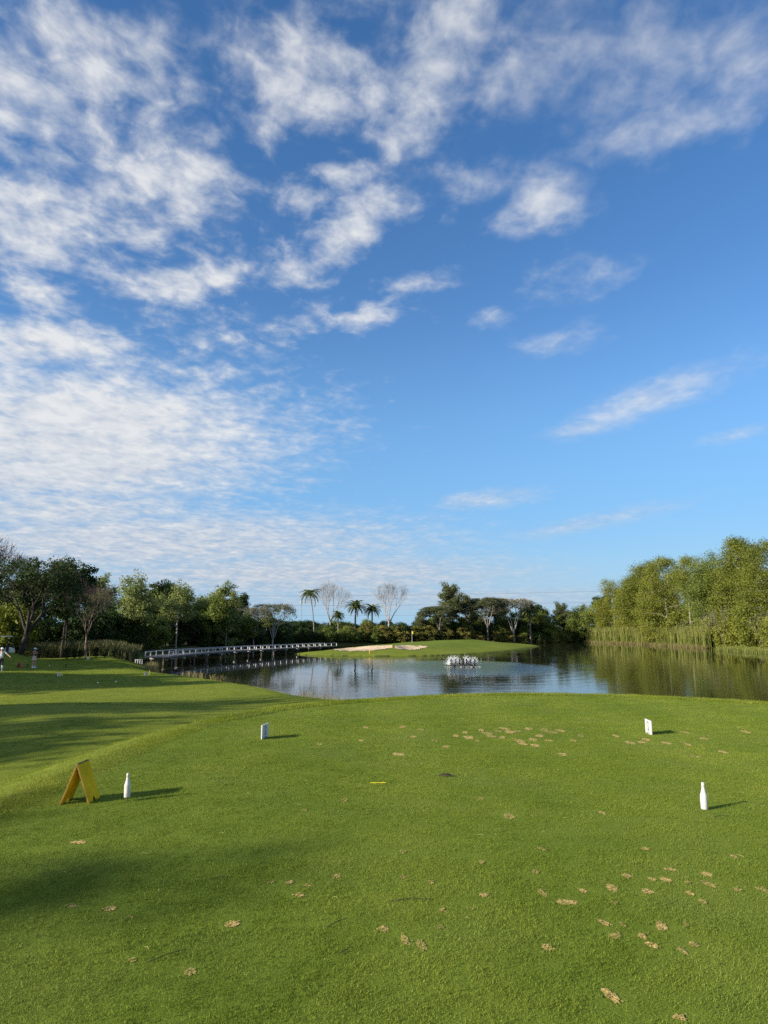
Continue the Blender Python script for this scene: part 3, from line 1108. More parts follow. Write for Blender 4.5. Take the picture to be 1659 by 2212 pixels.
def leaves(mb, cen, n, spread, size, rng, flat=.65, droop=0.0, tints=None, mat=0, aspect=.48):
    """n leaves round every clump centre"""
    m = len(cen)
    c = np.repeat(cen, n, 0)
    off = rng.normal(0, 1, (m * n, 3))
    off *= (rng.random((m * n, 1)) ** .45) * 1.25 / (np.linalg.norm(off, axis=1, keepdims=True) + 1e-6)
    spr = np.repeat(spread if isinstance(spread, np.ndarray) else np.full(m, spread), n)[:, None]
    off = off * spr * np.array([1, 1, flat])
    p = c + off
    p[:, 2] -= droop * np.abs(off[:, :2]).sum(1)
    nrm = off / (np.linalg.norm(off, axis=1, keepdims=True) + 1e-6) * .8 + rng.normal(0, .55, p.shape) + np.array([0, 0, .45])
    nrm /= np.linalg.norm(nrm, axis=1, keepdims=True) + 1e-9
    a = np.cross(nrm, rng.normal(0, 1, p.shape))
    a /= np.linalg.norm(a, axis=1, keepdims=True) + 1e-9
    b = np.cross(nrm, a)
    s = size * rng.uniform(.6, 1.35, (m * n, 1))
    A, B = a * s, b * s * aspect
    q = np.stack([p - A, p - B, p + A, p + B], 1)
    tn = np.repeat(tints if tints is not None else rng.random(m), n) * .6 + rng.random(m * n) * .4
    mb.quads(q, mat, tn)


def crown_targets(shape, n, Wd, H, z0, rng):
    out = []
    while len(out) < n:
        if shape == 'round':
            p = rng.normal(0, 1, 3)
            p /= np.linalg.norm(p)
            p *= rng.random() ** .35
            z = z0 + (H - z0) * (p[2] * .5 + .5)
            w = Wd / 2 * (1.0 if p[2] < 0 else 1.0)
            out.append(np.array([p[0] * w, p[1] * w, z]))
        elif shape == 'lobed':
            k = len(out) % 6
            lr = np.random.default_rng(int(H * 131 + Wd * 17) + k)
            c = lr.normal(0, 1, 3)
            c /= np.linalg.norm(c)
            c = c * np.array([.62, .62, .60])
            p = rng.normal(0, 1, 3)
            p = p / np.linalg.norm(p) * rng.random() ** .4 * .46 + c
            out.append(np.array([p[0] * Wd / 2, p[1] * Wd / 2, z0 + (H - z0) * np.clip(p[2] * .5 + .52, 0, 1.03)]))
        elif shape == 'umbrella':
            r = np.sqrt(rng.random())
            t = rng.random() * 2 * PI
            lay = rng.choice([0, 0, 0, .16, .32])
            z = z0 + (H - z0) * (1 - .55 * r ** 2.2 - lay * (1 - .3 * r))
            out.append(np.array([r * np.cos(t) * Wd / 2, r * np.sin(t) * Wd / 2, z + rng.normal(0, .12)]))
        elif shape == 'vase':
            f = rng.random() ** .55
            t = rng.random() * 2 * PI
            r = np.sqrt(rng.random()) * math.sin(min(1, f * 1.08) * PI * .62) ** .8
            out.append(np.array([r * np.cos(t) * Wd / 2, r * np.sin(t) * Wd / 2, z0 + (H - z0) * f * (1 - .10 * r)]))
        elif shape == 'column':
            f = rng.random()
            t = rng.random() * 2 * PI
            r = np.sqrt(rng.random()) * (math.sin(PI * min(1, .18 + f * .80)) ** .6)
            out.append(np.array([r * np.cos(t) * Wd / 2, r * np.sin(t) * Wd / 2, z0 + (H - z0) * f]))
        elif shape == 'mass':                       # foliage down to the ground
            f = rng.random() ** .9
            t = rng.random() * 2 * PI
            r = np.sqrt(.25 + .75 * rng.random()) * (1 - f ** 3.2) ** .5
            out.append(np.array([r * np.cos(t) * Wd / 2, r * np.sin(t) * Wd / 2, z0 + (H - z0) * f]))
    return out


def make_tree(name, H, Wd, z0, shape, seed, bark, leaf=None, tips=70, n_leaf=90, clump=.9, size=.20, rtip=.018, power=.46, trunk_top=.55, lean=(0, 0),
              flat=.65, droop=0.0, step=.9, wob=.07, stems=1, warm=0.0, jit=.45):
    rng = np.random.default_rng(seed)
    root = empty(name)
    tm, cm = MB(), MB()
    for s in range(stems):
        off = np.array([0, 0, 0.]) if stems == 1 else np.array([math.cos(s * 2.4 + seed) * .35, math.sin(s * 2.4 + seed) * .35, 0])
        T = crown_targets(shape, max(4, tips // stems), Wd, H, z0, rng)
        top = np.array([lean[0], lean[1], max(z0, H * trunk_top)])
        T = [t + np.array([lean[0], lean[1], 0]) * (1 if z0 > 1 else .6) for t in T]
        nseg = 6
        tr = [off + (top - off) * (i / nseg) + (rng.normal(0, .05 * jit, 3) * np.array([1, 1, 0]) if 0 < i else 0) for i in range(nseg + 1)]
        tr[0] = off + np.array([0, 0, -.25])
        pos, par, cnt, tp = grow(T, tr, step, rng, wob)
        rad = rtip * cnt ** power
        rad[:2] *= 1.15
        if leaf is None:
            thick = rad > rtip * 3.2
            limbs(tm, pos, par, rad, thick)
            limbs(cm, pos, par, rad, ~thick)
            for t in tp:                                   # fine twigs at every tip
                base = pos[t]
                dr = base - pos[par[t]]
                dr = dr / (np.linalg.norm(dr) + 1e-6)
                for _ in range(5):
                    v = dr + rng.normal(0, .55, 3) + np.array([0, 0, .25])
                    v = v / np.linalg.norm(v) * rng.uniform(.35, .8) * step
                    cm.tube([base, base + v * .5 + rng.normal(0, .04, 3), base + v], [rtip * .8, rtip * .6, rtip * .35], 3, cap=False)
        else:
            limbs(tm, pos, par, rad, np.ones(len(pos), bool))
            cen = pos[tp]
            mids = np.array([pos[par[t]] for t in tp])
            allc = np.concatenate([cen, (cen + mids) / 2])
            tint = rng.random(len(allc)) * (1 - warm) + warm * rng.random(len(allc)) ** .5
            leaves(cm, allc, n_leaf // 2 // 1, rng.uniform(.65, 1.2, len(allc)) * clump, size, rng, flat, droop, tint)
    tm.build('trunk', bark, root, smooth=True)
    if cm.n: cm.build('crown', leaf if leaf is not None else bark, root)
    return root


def fork_tree(name, H, Wd, fork_h, seed, bark, leaf=None, depth=5, prim=4, r0=.20, ang=(18, 34), open_=38, upk=.10, flatten=1.0, lean=(0, 0), n_leaf=0, clump=.5, size=.14, twigs=4, flat=.6, side=.55, len_k=.78, dome=1.0):
    """recursively forking tree; scaled at the end to the asked height and spread"""
    rng = np.random.default_rng(seed)
    segs, tips = [], []

    def rec(p, d, ln, r, k):
        n = 3
        for q in range(n):
            d = d + np.array([0, 0, upk]) + rng.normal(0, .07, 3)
            if k < depth: d[2] *= flatten
            d = d / np.linalg.norm(d)
            p2 = p + d * ln / n
            r2 = r * .93
            segs.append((p, p2, r, r2, k))
            if k > 0 and q > 0 and rng.random() < side and k < depth:
                a = rng.normal(0, 1, 3)
                a -= d * a.dot(d)
                a /= np.linalg.norm(a)
                th = R(rng.uniform(35, 60))
                rec(p2, d * math.cos(th) + a * math.sin(th), ln * .62, r2 * .45, max(0, k - 2))
            p, r = p2, r2
        if k == 0:
            tips.append((p, d))
            return
        m = 2 if rng.random() < .65 else 3
        a = rng.normal(0, 1, 3)
        a -= d * a.dot(d)
        a /= np.linalg.norm(a)
        b = np.cross(d, a)
        t0 = rng.random() * 6.28
        for q in range(m):
            t = t0 + 2 * PI * q / m + rng.normal(0, .3)
            th = R(rng.uniform(*ang))
            dd = d * math.cos(th) + (a * math.cos(t) + b * math.sin(t)) * math.sin(th)
            rec(p, dd, ln * len_k * rng.uniform(.85, 1.12), r * (.80 if m == 2 else .70) * rng.uniform(.85, 1.05), k - 1)

    top = np.array([lean[0] * .35, lean[1] * .35, fork_h])
    base = np.array([0, 0, -.25])
    prev = base
    for q in range(1, 6):
        p = base + (top - base) * q / 5 + (rng.normal(0, .05, 3) * np.array([1, 1, 0]) if q < 5 else 0)
        segs.append((prev, p, r0 * (1.25 - .25 * (q - 1) / 5) * (1.25 if q == 1 else 1), r0 * (1.25 - .25 * q / 5), depth + 1))
        prev = p
    t0 = rng.random() * 6.28
    for q in range(prim):
        t = t0 + 2 * PI * q / prim + rng.normal(0, .2)
        th = R(open_ * rng.uniform(.55, 1.15))
        d = np.array([math.cos(t) * math.sin(th) + lean[0] * .06, math.sin(t) * math.sin(th) + lean[1] * .06, math.cos(th)])
        rec(top, d / np.linalg.norm(d), H * .26, r0 * .62, depth)
    P0 = np.array([q[0] for q in segs])
    P1 = np.array([q[1] for q in segs])
    T = np.array([q[0] for q in tips])
    zmax = np.percentile(T[:, 2], 98)
    wmax = np.percentile(np.linalg.norm(T[:, :2] - np.median(T[:, :2], 0), axis=1), 95)
    kz = (H - fork_h) / max(.1, zmax - fork_h)
    kw = (Wd / 2) / wmax

    def fix(Q):
        Q = Q.copy()
        up_ = Q[:, 2] > fork_h
        f = np.clip((Q[:, 2] - fork_h) / 1.0, 0, 1)[:, None]
        Q[:, :2] = np.where(up_[:, None], top[:2] + (Q[:, :2] - top[:2]) * (1 + (kw - 1) * f), Q[:, :2])
        Q[:, 2] = np.where(up_, fork_h + (H - fork_h) * (1 - np.clip(1 - (Q[:, 2] - fork_h) * kz / (H - fork_h), 0, 1) ** dome) + (np.maximum((Q[:, 2] - fork_h) * kz - (H - fork_h), 0) if dome == 1 else 0), Q[:, 2])
        return Q
    P0, P1, T = fix(P0), fix(P1), fix(T)
    root = empty(name)
    tm, cm = MB(), MB()
    for i, q in enumerate(segs):
        big = q[4] >= max(1, depth - 2)
        (tm if (big or leaf is not None) else cm).tube([P0[i], P1[i]], [q[2], q[3]], 7 if q[2] > .06 else (4 if q[2] > .02 else 3), cap=False)
    if twigs:
        for i in range(len(T)):
            d = tips[i][1]
            for _ in range(twigs):
                v = d + rng.normal(0, .5, 3) + np.array([0, 0, .15])
                v = v / np.linalg.norm(v) * H * rng.uniform(.03, .065)
                (cm if leaf is None else tm).tube([T[i], T[i] + v * .5 + rng.normal(0, .02, 3), T[i] + v], [r0 * .055, r0 * .045, r0 * .03], 3, cap=False)
    if leaf is not None:
        leaves(cm, T, n_leaf, rng.uniform(.6, 1.2, len(T)) * clump, size, rng, flat, 0, rng.random(len(T)))
    tm.build('trunk', bark, root, smooth=True)
    cm.build('crown', leaf if leaf is not None else bark, root)
    return root


PROTO = {}
USED = set()


def put(kind, x, y, label, cat='tree', group=None, s=1.0, rz=0.0, sz=None, dz=-.08, name=None):
    p = PROTO[kind]
    if kind in USED:
        o = copy_tree(p)
        if name: o.name = name
    else:
        USED.add(kind)
        o = p
    for k in ('group',):
        if k in o: del o[k]
    o.location = (x, y, hz(x, y) + dz)
    o.rotation_euler = (0, 0, rz)
    o.scale = (s, s, sz if sz else s)
    tag(o, label, cat, group)
    return o


def at(u, y):
    """lateral position of picture column u at distance y near eye level"""
    return (u - 384) / F * y / (math.cos(PITCH) + .19 * math.sin(PITCH))


PROTO['airy'] = make_tree('airy_tree', 12.0, 8.5, 2.2, 'lobed', 3, M['bark_pale'], M['leaf_pale'], 110, 90, .85, .15, rtip=.016, trunk_top=.6, droop=.15)
PROTO['airy_slim'] = make_tree('airy_tree', 12.0, 5.6, 1.6, 'column', 5, M['bark_pale'], M['leaf_pale'], 80, 90, .8, .15, rtip=.016, trunk_top=.7, droop=.15)
PROTO['bushy'] = make_tree('leafy_tree', 11.5, 7.6, 1.6, 'lobed', 8, M['bark'], M['leaf_mid'], 110, 110, .95, .17, trunk_top=.55)
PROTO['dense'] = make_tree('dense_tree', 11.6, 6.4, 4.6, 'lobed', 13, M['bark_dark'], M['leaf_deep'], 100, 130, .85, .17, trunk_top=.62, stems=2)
PROTO['spread'] = fork_tree('spreading_tree', 9.6, 11.0, 2.6, 21, M['bark_dark'], M['leaf_deep'], 5, 4, .24, (20, 38), 50, .05, .94, (1.6, 0), 12, .8, .14, 3)
PROTO['vase'] = fork_tree('bare_tree', 7.9, 5.4, 2.5, 33, M['bark_red'], None, 5, 4, .085, (16, 32), 34, .08, twigs=3)
PROTO['bare'] = fork_tree('bare_tree', 15.0, 9.6, 4.8, 35, M['bark_ash'], None, 5, 4, .22, (15, 30), 32, .07, twigs=2, side=.45)
PROTO['sparse'] = fork_tree('sparse_tree', 10.2, 9.4, 3.2, 41, M['bark_ash'], M['leaf_rain'], 5, 4, .18, (20, 40), 42, .05, .96, (.6, 0), 5, .5, .13, 3, .5, dome=1.5)
PROTO['bare_big'] = fork_tree('bare_tree', 13.8, 13.0, 3.6, 47, M['bark_dark'], M['leaf_brown'], 5, 5, .28, (18, 34), 40, .07, 1.0, (1.0, 0), 2, .5, .10, 3)
PROTO['umbrella'] = fork_tree('rain_tree', 13.0, 13.0, 4.6, 52, M['bark_grey'], M['leaf_rain'], 5, 5, .22, (18, 38), 46, .0, .93, (0, 0), 20, .80, .15, 3, .25, side=.5, dome=2.2)
PROTO['umbrella_low'] = fork_tree('rain_tree', 9.6, 10.5, 3.6, 55, M['bark_grey'], M['leaf_rain'], 5, 4, .20, (18, 38), 46, .0, .93, (-2.4, 0), 28, .75, .15, 3, .25, side=.5, dome=2.2)
PROTO['big'] = make_tree('broadleaf_tree', 15.6, 9.4, 5.0, 'lobed', 61, M['bark'], M['leaf_rain'], 110, 130, .95, .19, rtip=.024, trunk_top=.55)
PROTO['bank_a'] = make_tree('bank_tree', 19.5, 13.5, 1.2, 'mass', 71, M['bark_pale'], M['leaf_olive'], 230, 215, 1.7, .135, rtip=.019, power=.43, trunk_top=.6, droop=.2, step=1.2)
PROTO['bank_b'] = make_tree('bank_tree', 19.0, 12.0, 1.0, 'lobed', 77, M['bark_pale'], M['leaf_olive'], 220, 215, 1.7, .135, rtip=.019, power=.43, trunk_top=.6, droop=.2, step=1.2)
PROTO['bank_c'] = make_tree('bank_tree', 18.5, 11.0, .8, 'column', 79, M['bark_pale'], M['leaf_olive'], 210, 215, 1.7, .135, rtip=.019, power=.43, trunk_top=.7, droop=.2, step=1.2, warm=.25)
PROTO['bank_d'] = make_tree('bank_tree', 18.5, 16.0, .8, 'lobed', 101, M['bark_pale'], M['leaf_olive'], 260, 215, 1.5, .135, rtip=.019, power=.43, trunk_top=.5, droop=.2, step=1.2)
PROTO['bank_e'] = make_tree('bank_tree', 19.0, 14.0, .8, 'lobed', 107, M['bark_pale'], M['leaf_mid'], 240, 215, 1.5, .135, rtip=.019, power=.43, trunk_top=.5, droop=.2, step=1.2)
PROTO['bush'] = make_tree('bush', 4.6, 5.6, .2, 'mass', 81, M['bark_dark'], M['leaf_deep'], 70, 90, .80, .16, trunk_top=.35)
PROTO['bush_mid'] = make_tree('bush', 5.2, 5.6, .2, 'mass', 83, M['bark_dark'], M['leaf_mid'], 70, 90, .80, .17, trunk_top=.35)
PROTO['bush_gold'] = make_tree('bush', 4.0, 5.2, .2, 'mass', 85, M['bark'], M['leaf_gold'], 90, 60, .62, .17, trunk_top=.35, flat=.4)
PROTO['bush_olive'] = make_tree('bush', 6.0, 7.0, .1, 'mass', 87, M['bark'], M['leaf_olive'], 90, 100, .9, .18, trunk_top=.35)

# left shore, near to far
put('bare_big', -44.6, 72, 'tall half-bare tree at the left edge with thin branches against the clouds', s=.95, rz=.4)
put('spread', at(20, 68), 68, 'dark spreading tree with a leaning forked trunk beside the golf cart', s=1.0, rz=0)
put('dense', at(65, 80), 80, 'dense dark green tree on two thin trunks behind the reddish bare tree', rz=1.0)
put('vase', at(86, 77), 77, 'small leafless reddish-brown tree with a forked upright crown', rz=.3)
put('airy_slim', at(102, 104), 104, 'slim pale green tree just left of the tallest pale tree', s=.95, rz=2.)
put('airy', at(128, 100), 100, 'tall pale green airy tree with whitish branches on the left shore', s=1.02, rz=.8)
put('airy', at(176, 112), 112, 'rounded grey-green tree above the left half of the bridge', s=.97, rz=3.3, name='leafy_tree')
put('bushy', at(152, 118), 118, 'dark green tree squeezed between two paler trees on the left shore', s=.9, rz=1.1)
put('bushy', at(209, 124), 124, 'mid-green tree with a lower shoulder beside the column-shaped one', s=.96, rz=4.1)
put('airy_slim', at(226, 126), 126, 'tall column-shaped green tree above the middle of the bridge', s=1.07, rz=.5, name='leafy_tree')
put('bushy', at(243, 132), 132, 'smaller tree right of the column-shaped tree, thin at its top', s=.82, rz=2.2)
put('sparse', at(272, 142), 142, 'half-bare tree with pale crooked limbs near the gap in the trees', s=1.0, rz=.9)
put('sparse', at(254, 138), 138, 'thin half-bare tree leaning over the dark thicket by the bridge', s=.86, rz=3.6)
put('dense', at(30, 96), 96, 'dark tree seen behind the spreading tree at the far left', s=1.0, rz=2.5)
put('bush_olive', at(8, 80), 80, 'sunlit yellow-green bush behind the leaning forked trunk', 'bush', s=1.0)
put('bushy', at(-2, 88), 88, 'green tree partly cut by the left edge behind the golf cart', s=.85, rz=2.9)

rngp = random.Random(5)
for i, (u, y, s) in enumerate([(12, 100, 1.0), (88, 110, .95), (112, 114, .95), (142, 120, 1.0), (164, 124, 1.05), (188, 128, .98), (200, 131, .92), (235, 140, .92), (220, 138, 1.0), (262, 150, .75)]):
    put(['bushy', 'dense', 'airy'][i % 3], at(u, y), y, 'darker tree in the second row behind the left shore trees', 'tree', 'second row of trees on the left shore', s=s, rz=rngp.uniform(0, 6))
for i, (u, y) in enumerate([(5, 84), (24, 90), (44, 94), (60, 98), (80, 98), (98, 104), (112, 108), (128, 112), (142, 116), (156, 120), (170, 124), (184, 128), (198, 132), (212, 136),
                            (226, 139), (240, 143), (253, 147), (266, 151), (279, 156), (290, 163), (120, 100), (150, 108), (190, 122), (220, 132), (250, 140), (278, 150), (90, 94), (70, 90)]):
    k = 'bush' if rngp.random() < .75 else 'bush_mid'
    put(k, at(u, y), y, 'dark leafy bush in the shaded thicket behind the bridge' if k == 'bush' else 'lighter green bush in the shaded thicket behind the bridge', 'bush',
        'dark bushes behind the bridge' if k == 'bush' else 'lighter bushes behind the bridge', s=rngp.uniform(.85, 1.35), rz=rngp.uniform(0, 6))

# far bank
def palm(name, H, n_fr, frond_len, droop, curve, seed, leaflet=.5, trunk_r=.14):
    rng = np.random.default_rng(seed)
    root = empty(name)
    mb = MB()
    pts = [Vector((curve[0] * (t ** 2), curve[1] * t ** 2, H * t - .2 * (t == 0))) for t in [i / 9 for i in range(10)]]
    mb.tube(pts, [trunk_r * (1.45 - .55 * min(1, i / 3) - .1 * i / 9) for i in range(10)], 8)
    mb.build('trunk', M['bark_grey'], root, smooth=True)
    fm = MB()
    n = 14
    sp = [Vector((frond_len * t * (1 - .22 * droop * t), 0, frond_len * (.42 * t - (.42 + .62 * droop) * t * t))) for t in [i / n for i in range(n + 1)]]
    fm.tube(sp, [.030 * (1 - .8 * i / n) for i in range(n + 1)], 4, tint=.4)
    qs = []
    for i in range(1, n + 1):
        for j in range(3):
            f = min(n - .001, i - 1 + j / 3)
            k = int(f)
            p = sp[k].lerp(sp[k + 1], f - k)
            t = f / n
            ln = leaflet * (math.sin(PI * (.12 + .82 * t)) ** .7)
            for sd in (-1, 1):
                e = p + Vector((ln * .45, sd * ln * .80, -ln * rng.uniform(.15, .55)))
                w = Vector((.055, 0, 0.01))
                qs.append([tuple(p - w), tuple(p + w), tuple(e + w * .25), tuple(e - w * .25)])
    fm.quads(np.array(qs), 0, rng.random(len(qs)))
    fme = fm.mesh('frond', M['palm_leaf'])
    top = pts[-1]
    for i in range(n_fr):
        a = i * 2.39996 + rng.uniform(-.2, .2)
        f = i / n_fr
        o = link('frond', fme, root, tuple(top + Vector((0, 0, .05 - .25 * f))), (0, R(-66 + 96 * f + rng.uniform(-8, 8)), a))
        o.scale = (rng.uniform(.85, 1.1),) * 3
    return root


PROTO['coconut'] = palm('coconut_palm', 11.6, 22, 2.9, 1.2, (-1.2, .2), 1, .75, .15)
PROTO['date'] = palm('date_palm', 8.3, 46, 2.6, .75, (.1, 0), 2, .45, .22)
put('coconut', at(314, 172), 172, 'tall coconut palm with a thin curved trunk, above the thicket', 'palm tree')
put('date', at(355, 180), 180, 'date palm left of the second bare tree, fuller of the pair', 'palm tree', s=1.18, sz=1.05)
put('date', at(372, 182), 182, 'smaller date palm standing right beside the second bare tree', 'palm tree', s=1.08, rz=1.3, sz=.98)
put('date', at(338, 178), 178, 'low palm under the first bare tree, half sunk in the thicket', 'palm tree', s=.82, rz=2.1, dz=-.6)
put('date', at(531, 196), 196, 'palm rising between the sparse rain tree and the right-hand thicket', 'palm tree', s=1.28, rz=3.1)
put('bare', at(330, 182), 182, 'leafless grey tree just right of the tall coconut palm', s=1.0, rz=.2)
put('bare', at(389, 180), 180, 'leafless grey tree right of the date palms above the island flag', s=1.02, rz=2.4)
put('umbrella_low', at(443, 182), 182, 'low flat-topped tree with a trunk leaning left, beside the tall broadleaf tree', rz=0)
put('big', at(453, 190), 190, 'tallest tree on the far bank, rounded dark green clumps', s=1.14, sz=1.04, rz=.6)
put('umbrella', at(488, 188), 188, 'wide flat-topped rain tree right of the tallest far tree', s=1.0, rz=.4)
put('umbrella', at(470, 198), 198, 'rain tree half hidden behind the tallest far tree', s=.86, rz=2.0)
put('sparse', at(514, 192), 192, 'thin grey see-through tree between the rain tree and a palm', s=1.33, rz=1.6)
put('bushy', at(546, 202), 202, 'green tree at the right end of the far bank', s=1.05, rz=.3)
put('bushy', at(508, 200), 200, 'green tree in the thicket below the see-through grey tree', s=.8, rz=1.3)
put('bushy', at(596, 208), 208, 'dark green tree at the corner where far bank meets right bank', s=1.18, rz=5.)
put('bushy', at(575, 212), 212, 'olive tree left of the corner tree on the far bank', s=1.05, rz=2.5)

for i, (u, y, s) in enumerate([(480, 206, .95), (498, 206, 1.0), (520, 208, 1.05), (535, 209, 1.1), (550, 212, 1.2), (564, 214, 1.1), (586, 216, 1.15), (606, 216, 1.25)]):
    put(['bushy', 'big', 'bushy', 'dense'][i % 4], at(u, y), y, 'green tree in the back row of the far bank', 'tree', 'back row of trees on the far bank', s=s * (.8 if i % 4 == 1 else 1), rz=rngp.uniform(0, 6))
# low bushes right along the far shore
ti = 0
for i in range(len(POND)):
    q = POND[i]
    if not (q[1] > 147 and -27 < q[0] < 62): continue
    for j in range(2):
        t = (j + .5) / 2
        a_, b_ = POND[i], POND[(i + 1) % len(POND)]
        c = a_ + (b_ - a_) * t
        nn_ = np.array([-(b_ - a_)[1], (b_ - a_)[0]])
        nn_ = nn_ / np.linalg.norm(nn_)
        if sdf(POND, c[0] + nn_[0], c[1] + nn_[1])[0] < 0: nn_ = -nn_
        c = c + nn_ * rngp.uniform(1.2, 2.6)
        k = 'bush' if rngp.random() < .6 else 'bush_mid'
        put(k, c[0], c[1], 'low bush hanging over the water of the far shore', 'bush', 'bushes along the far shore', s=rngp.uniform(.45, .8), rz=rngp.uniform(0, 6))
for i in range(64):
    u = 286 + i * 4.6 + rngp.uniform(-3, 3)
    y = 177 + max(0, (u - 400) / 200) * 26 + rngp.uniform(2, 18)
    r_ = rngp.random()
    if u < 345: k = 'bush' if r_ < .5 else ('bush_mid' if r_ < .8 else 'bush_gold')
    else: k = 'bush' if r_ < .34 else ('bush_mid' if r_ < .78 else 'bush_gold')
    lab = {'bush': 'dark green bush in the thicket behind the island green', 'bush_mid': 'mid-green bush in the thicket behind the island green',
           'bush_gold': 'yellowish-brown leaved bush in the thicket behind the island green'}[k]
    put(k, at(u, y), y, lab, 'bush', {'bush': 'dark bushes on the far bank', 'bush_mid': 'green bushes on the far bank', 'bush_gold': 'yellowing bushes on the far bank'}[k],
        s=rngp.uniform(.9, 1.5) * (.7 if k == 'bush_gold' else 1) * (.8 if u < 410 else 1), rz=rngp.uniform(0, 6))
for i, (u, y) in enumerate([(365, 176), (382, 177), (415, 180), (428, 182), (445, 184), (462, 186), (478, 188), (494, 190), (505, 192), (520, 195), (548, 203), (562, 207), (400, 178), (348, 175)]):
    put('bush_gold', at(u, y), y, 'yellowish-brown leaved bush in the thicket behind the island green', 'bush', 'yellowing bushes on the far bank', s=rngp.uniform(.75, 1.1), rz=rngp.uniform(0, 6))

# right bank
RB = [('bank_b', 600, 200, .95, 'lowest olive tree at the left end of the right bank, beside the dark one'),
      ('bank_d', 618, 186, 1.13, 'first tall olive tree of the right bank, browner and lowest at its edge'),
      ('bank_b', 630, 180, 1.13, 'second olive tree of the right bank, behind the left end of the reeds'),
      ('bank_a', 650, 168, 1.06, 'rounded olive tree behind the middle of the reed bed'),
      ('bank_d', 672, 156, 1.09, 'olive tree behind the right half of the reed bed'),
      ('bank_e', 697, 148, 1.04, 'olive tree with pale slanting branches at the right end of the reeds'),
      ('bank_c', 722, 138, 1.12, 'tallest tree of the right bank, its top standing above its neighbours'),
      ('bank_a', 750, 126, .97, 'yellow-green tree close to the right edge of the pond'),
      ('bank_d', 776, 116, .95, 'nearest bank tree, cut by the right edge of the picture')]
for i, (k, u, y, s, lab) in enumerate(RB):
    put(k, at(u, y) + 4.5, y, lab, 'tree', 'trees on the right bank', s=s, rz=i * 1.7)
for i, (u, y) in enumerate([(628, 204), (640, 192), (668, 184), (690, 170), (715, 160), (742, 148), (772, 138), (800, 128), (812, 112)]):
    put(['bank_a', 'bank_b', 'bank_d'][i % 3], at(u, y) + 8, y, 'olive tree in the second row behind the right bank trees', 'tree', 'second row of trees on the right bank', s=rngp.uniform(.85, .98), rz=rngp.uniform(0, 6))
for i, (u, y) in enumerate([(606, 205), (618, 196), (632, 184), (648, 172), (664, 160), (680, 150), (694, 142), (708, 136), (722, 130), (736, 124), (748, 119), (760, 115), (772, 111), (784, 108)]):
    put('bush_olive', at(u, y) + 5.0, y, 'leafy olive bush at the foot of the right bank trees', 'bush', 'bushes along the right bank', s=rngp.uniform(.85, 1.25), rz=rngp.uniform(0, 6))

PROTO['sapling'] = fork_tree('bare_sapling', 9.0, 4.6, 1.2, 95, M['bark_pale'], None, 3, 3, .085, (12, 26), 24, .06, lean=(-2.2, 0), twigs=1)
for i, (u, y, s, lab) in enumerate([(668, 150, .75, 'pale leafless leaning stem behind the middle of the reeds'), (706, 134, 1.0, 'pale bare branches fanning up at the right end of the reeds'), (694, 138, .9, 'thin pale bare stem left of the fanning pale branches'),
                                    (762, 112, .85, 'pale bare branches near the right edge of the pond'), (742, 118, .8, 'thin pale leafless stem above the marsh grass')]):
    put('sapling', at(u, y) + 5.0, y + 2, lab, 'tree', s=s, rz=[.2, .5, -.2, .4, 0][i])

# trees beyond the left edge, whose shadows cross the turf
for i, (k, x, y, s) in enumerate([('bushy', -37, 6.5, 1.5), ('bushy', -37, 2.5, 1.46), ('airy_slim', -36.6, -14.2, 1.345), ('airy_slim', -37.8, -12.6, 1.33),
                                  ('bushy', -47, 26, 1.5), ('dense', -46, 21, 1.4), ('bushy', -48, 31, 1.45), ('bushy', -58, 30, 1.4), ('airy', -54, 37, 1.1), ('bushy', -52, 43, 1.15), ('dense', -48, 47, 1.25),
                                  ('bushy', -52, 52, 1.3), ('airy', -47, 56, 1.1), ('dense', -58, 60, 1.2), ('bushy', -58, 74, 1.1), ('dense', -68, 80, 1.2), ('bushy', -62, 92, 1.2), ('airy', -70, 100, 1.2), ('bushy', -54, 100, 1.1)]):
    put(k, x, y, 'course-side tree beyond the left edge, casting its shadow over the turf', 'tree', 'trees left of the tees', s=s, rz=i * 1.3)


# ------------------------------------------------------------------ reeds and tall grass
def blades(name, cen, hgt, wid, mat, label, cat, seed, lean=.16, per=1, tip=.35):
    rng = np.random.default_rng(seed)
    n = len(cen)
    a = rng.random(n) * 2 * PI
    h = hgt * rng.uniform(.62, 1.08, n)
    sd = np.stack([np.cos(a), np.sin(a), np.zeros(n)], -1) * (wid * rng.uniform(.6, 1.3, n) * .5)[:, None]
    la = rng.random(n) * 2 * PI
    lv = np.stack([np.cos(la), np.sin(la), np.zeros(n)], -1) * (h * lean * rng.random(n) ** .7)[:, None]
    up = np.array([0, 0, 1.0])
    m = cen + lv * .35 + up * (h * .55)[:, None]
    t = cen + lv * 1.1 + up * h[:, None]
    mb = MB()
    tn = rng.random(n) * .75 + .25 * rng.random(n) ** 3
    mb.quads(np.stack([cen - sd, cen + sd, m + sd * .9, m - sd * .9], 1), 0, tn * .8)
    mb.quads(np.stack([m - sd * .9, m + sd * .9, t + sd * tip, t - sd * tip], 1), 0, np.clip(tn * .8 + .22, 0, 1))
    o = mb.build(name, mat)
    tag(o, label, cat, kind='stuff')
    return o


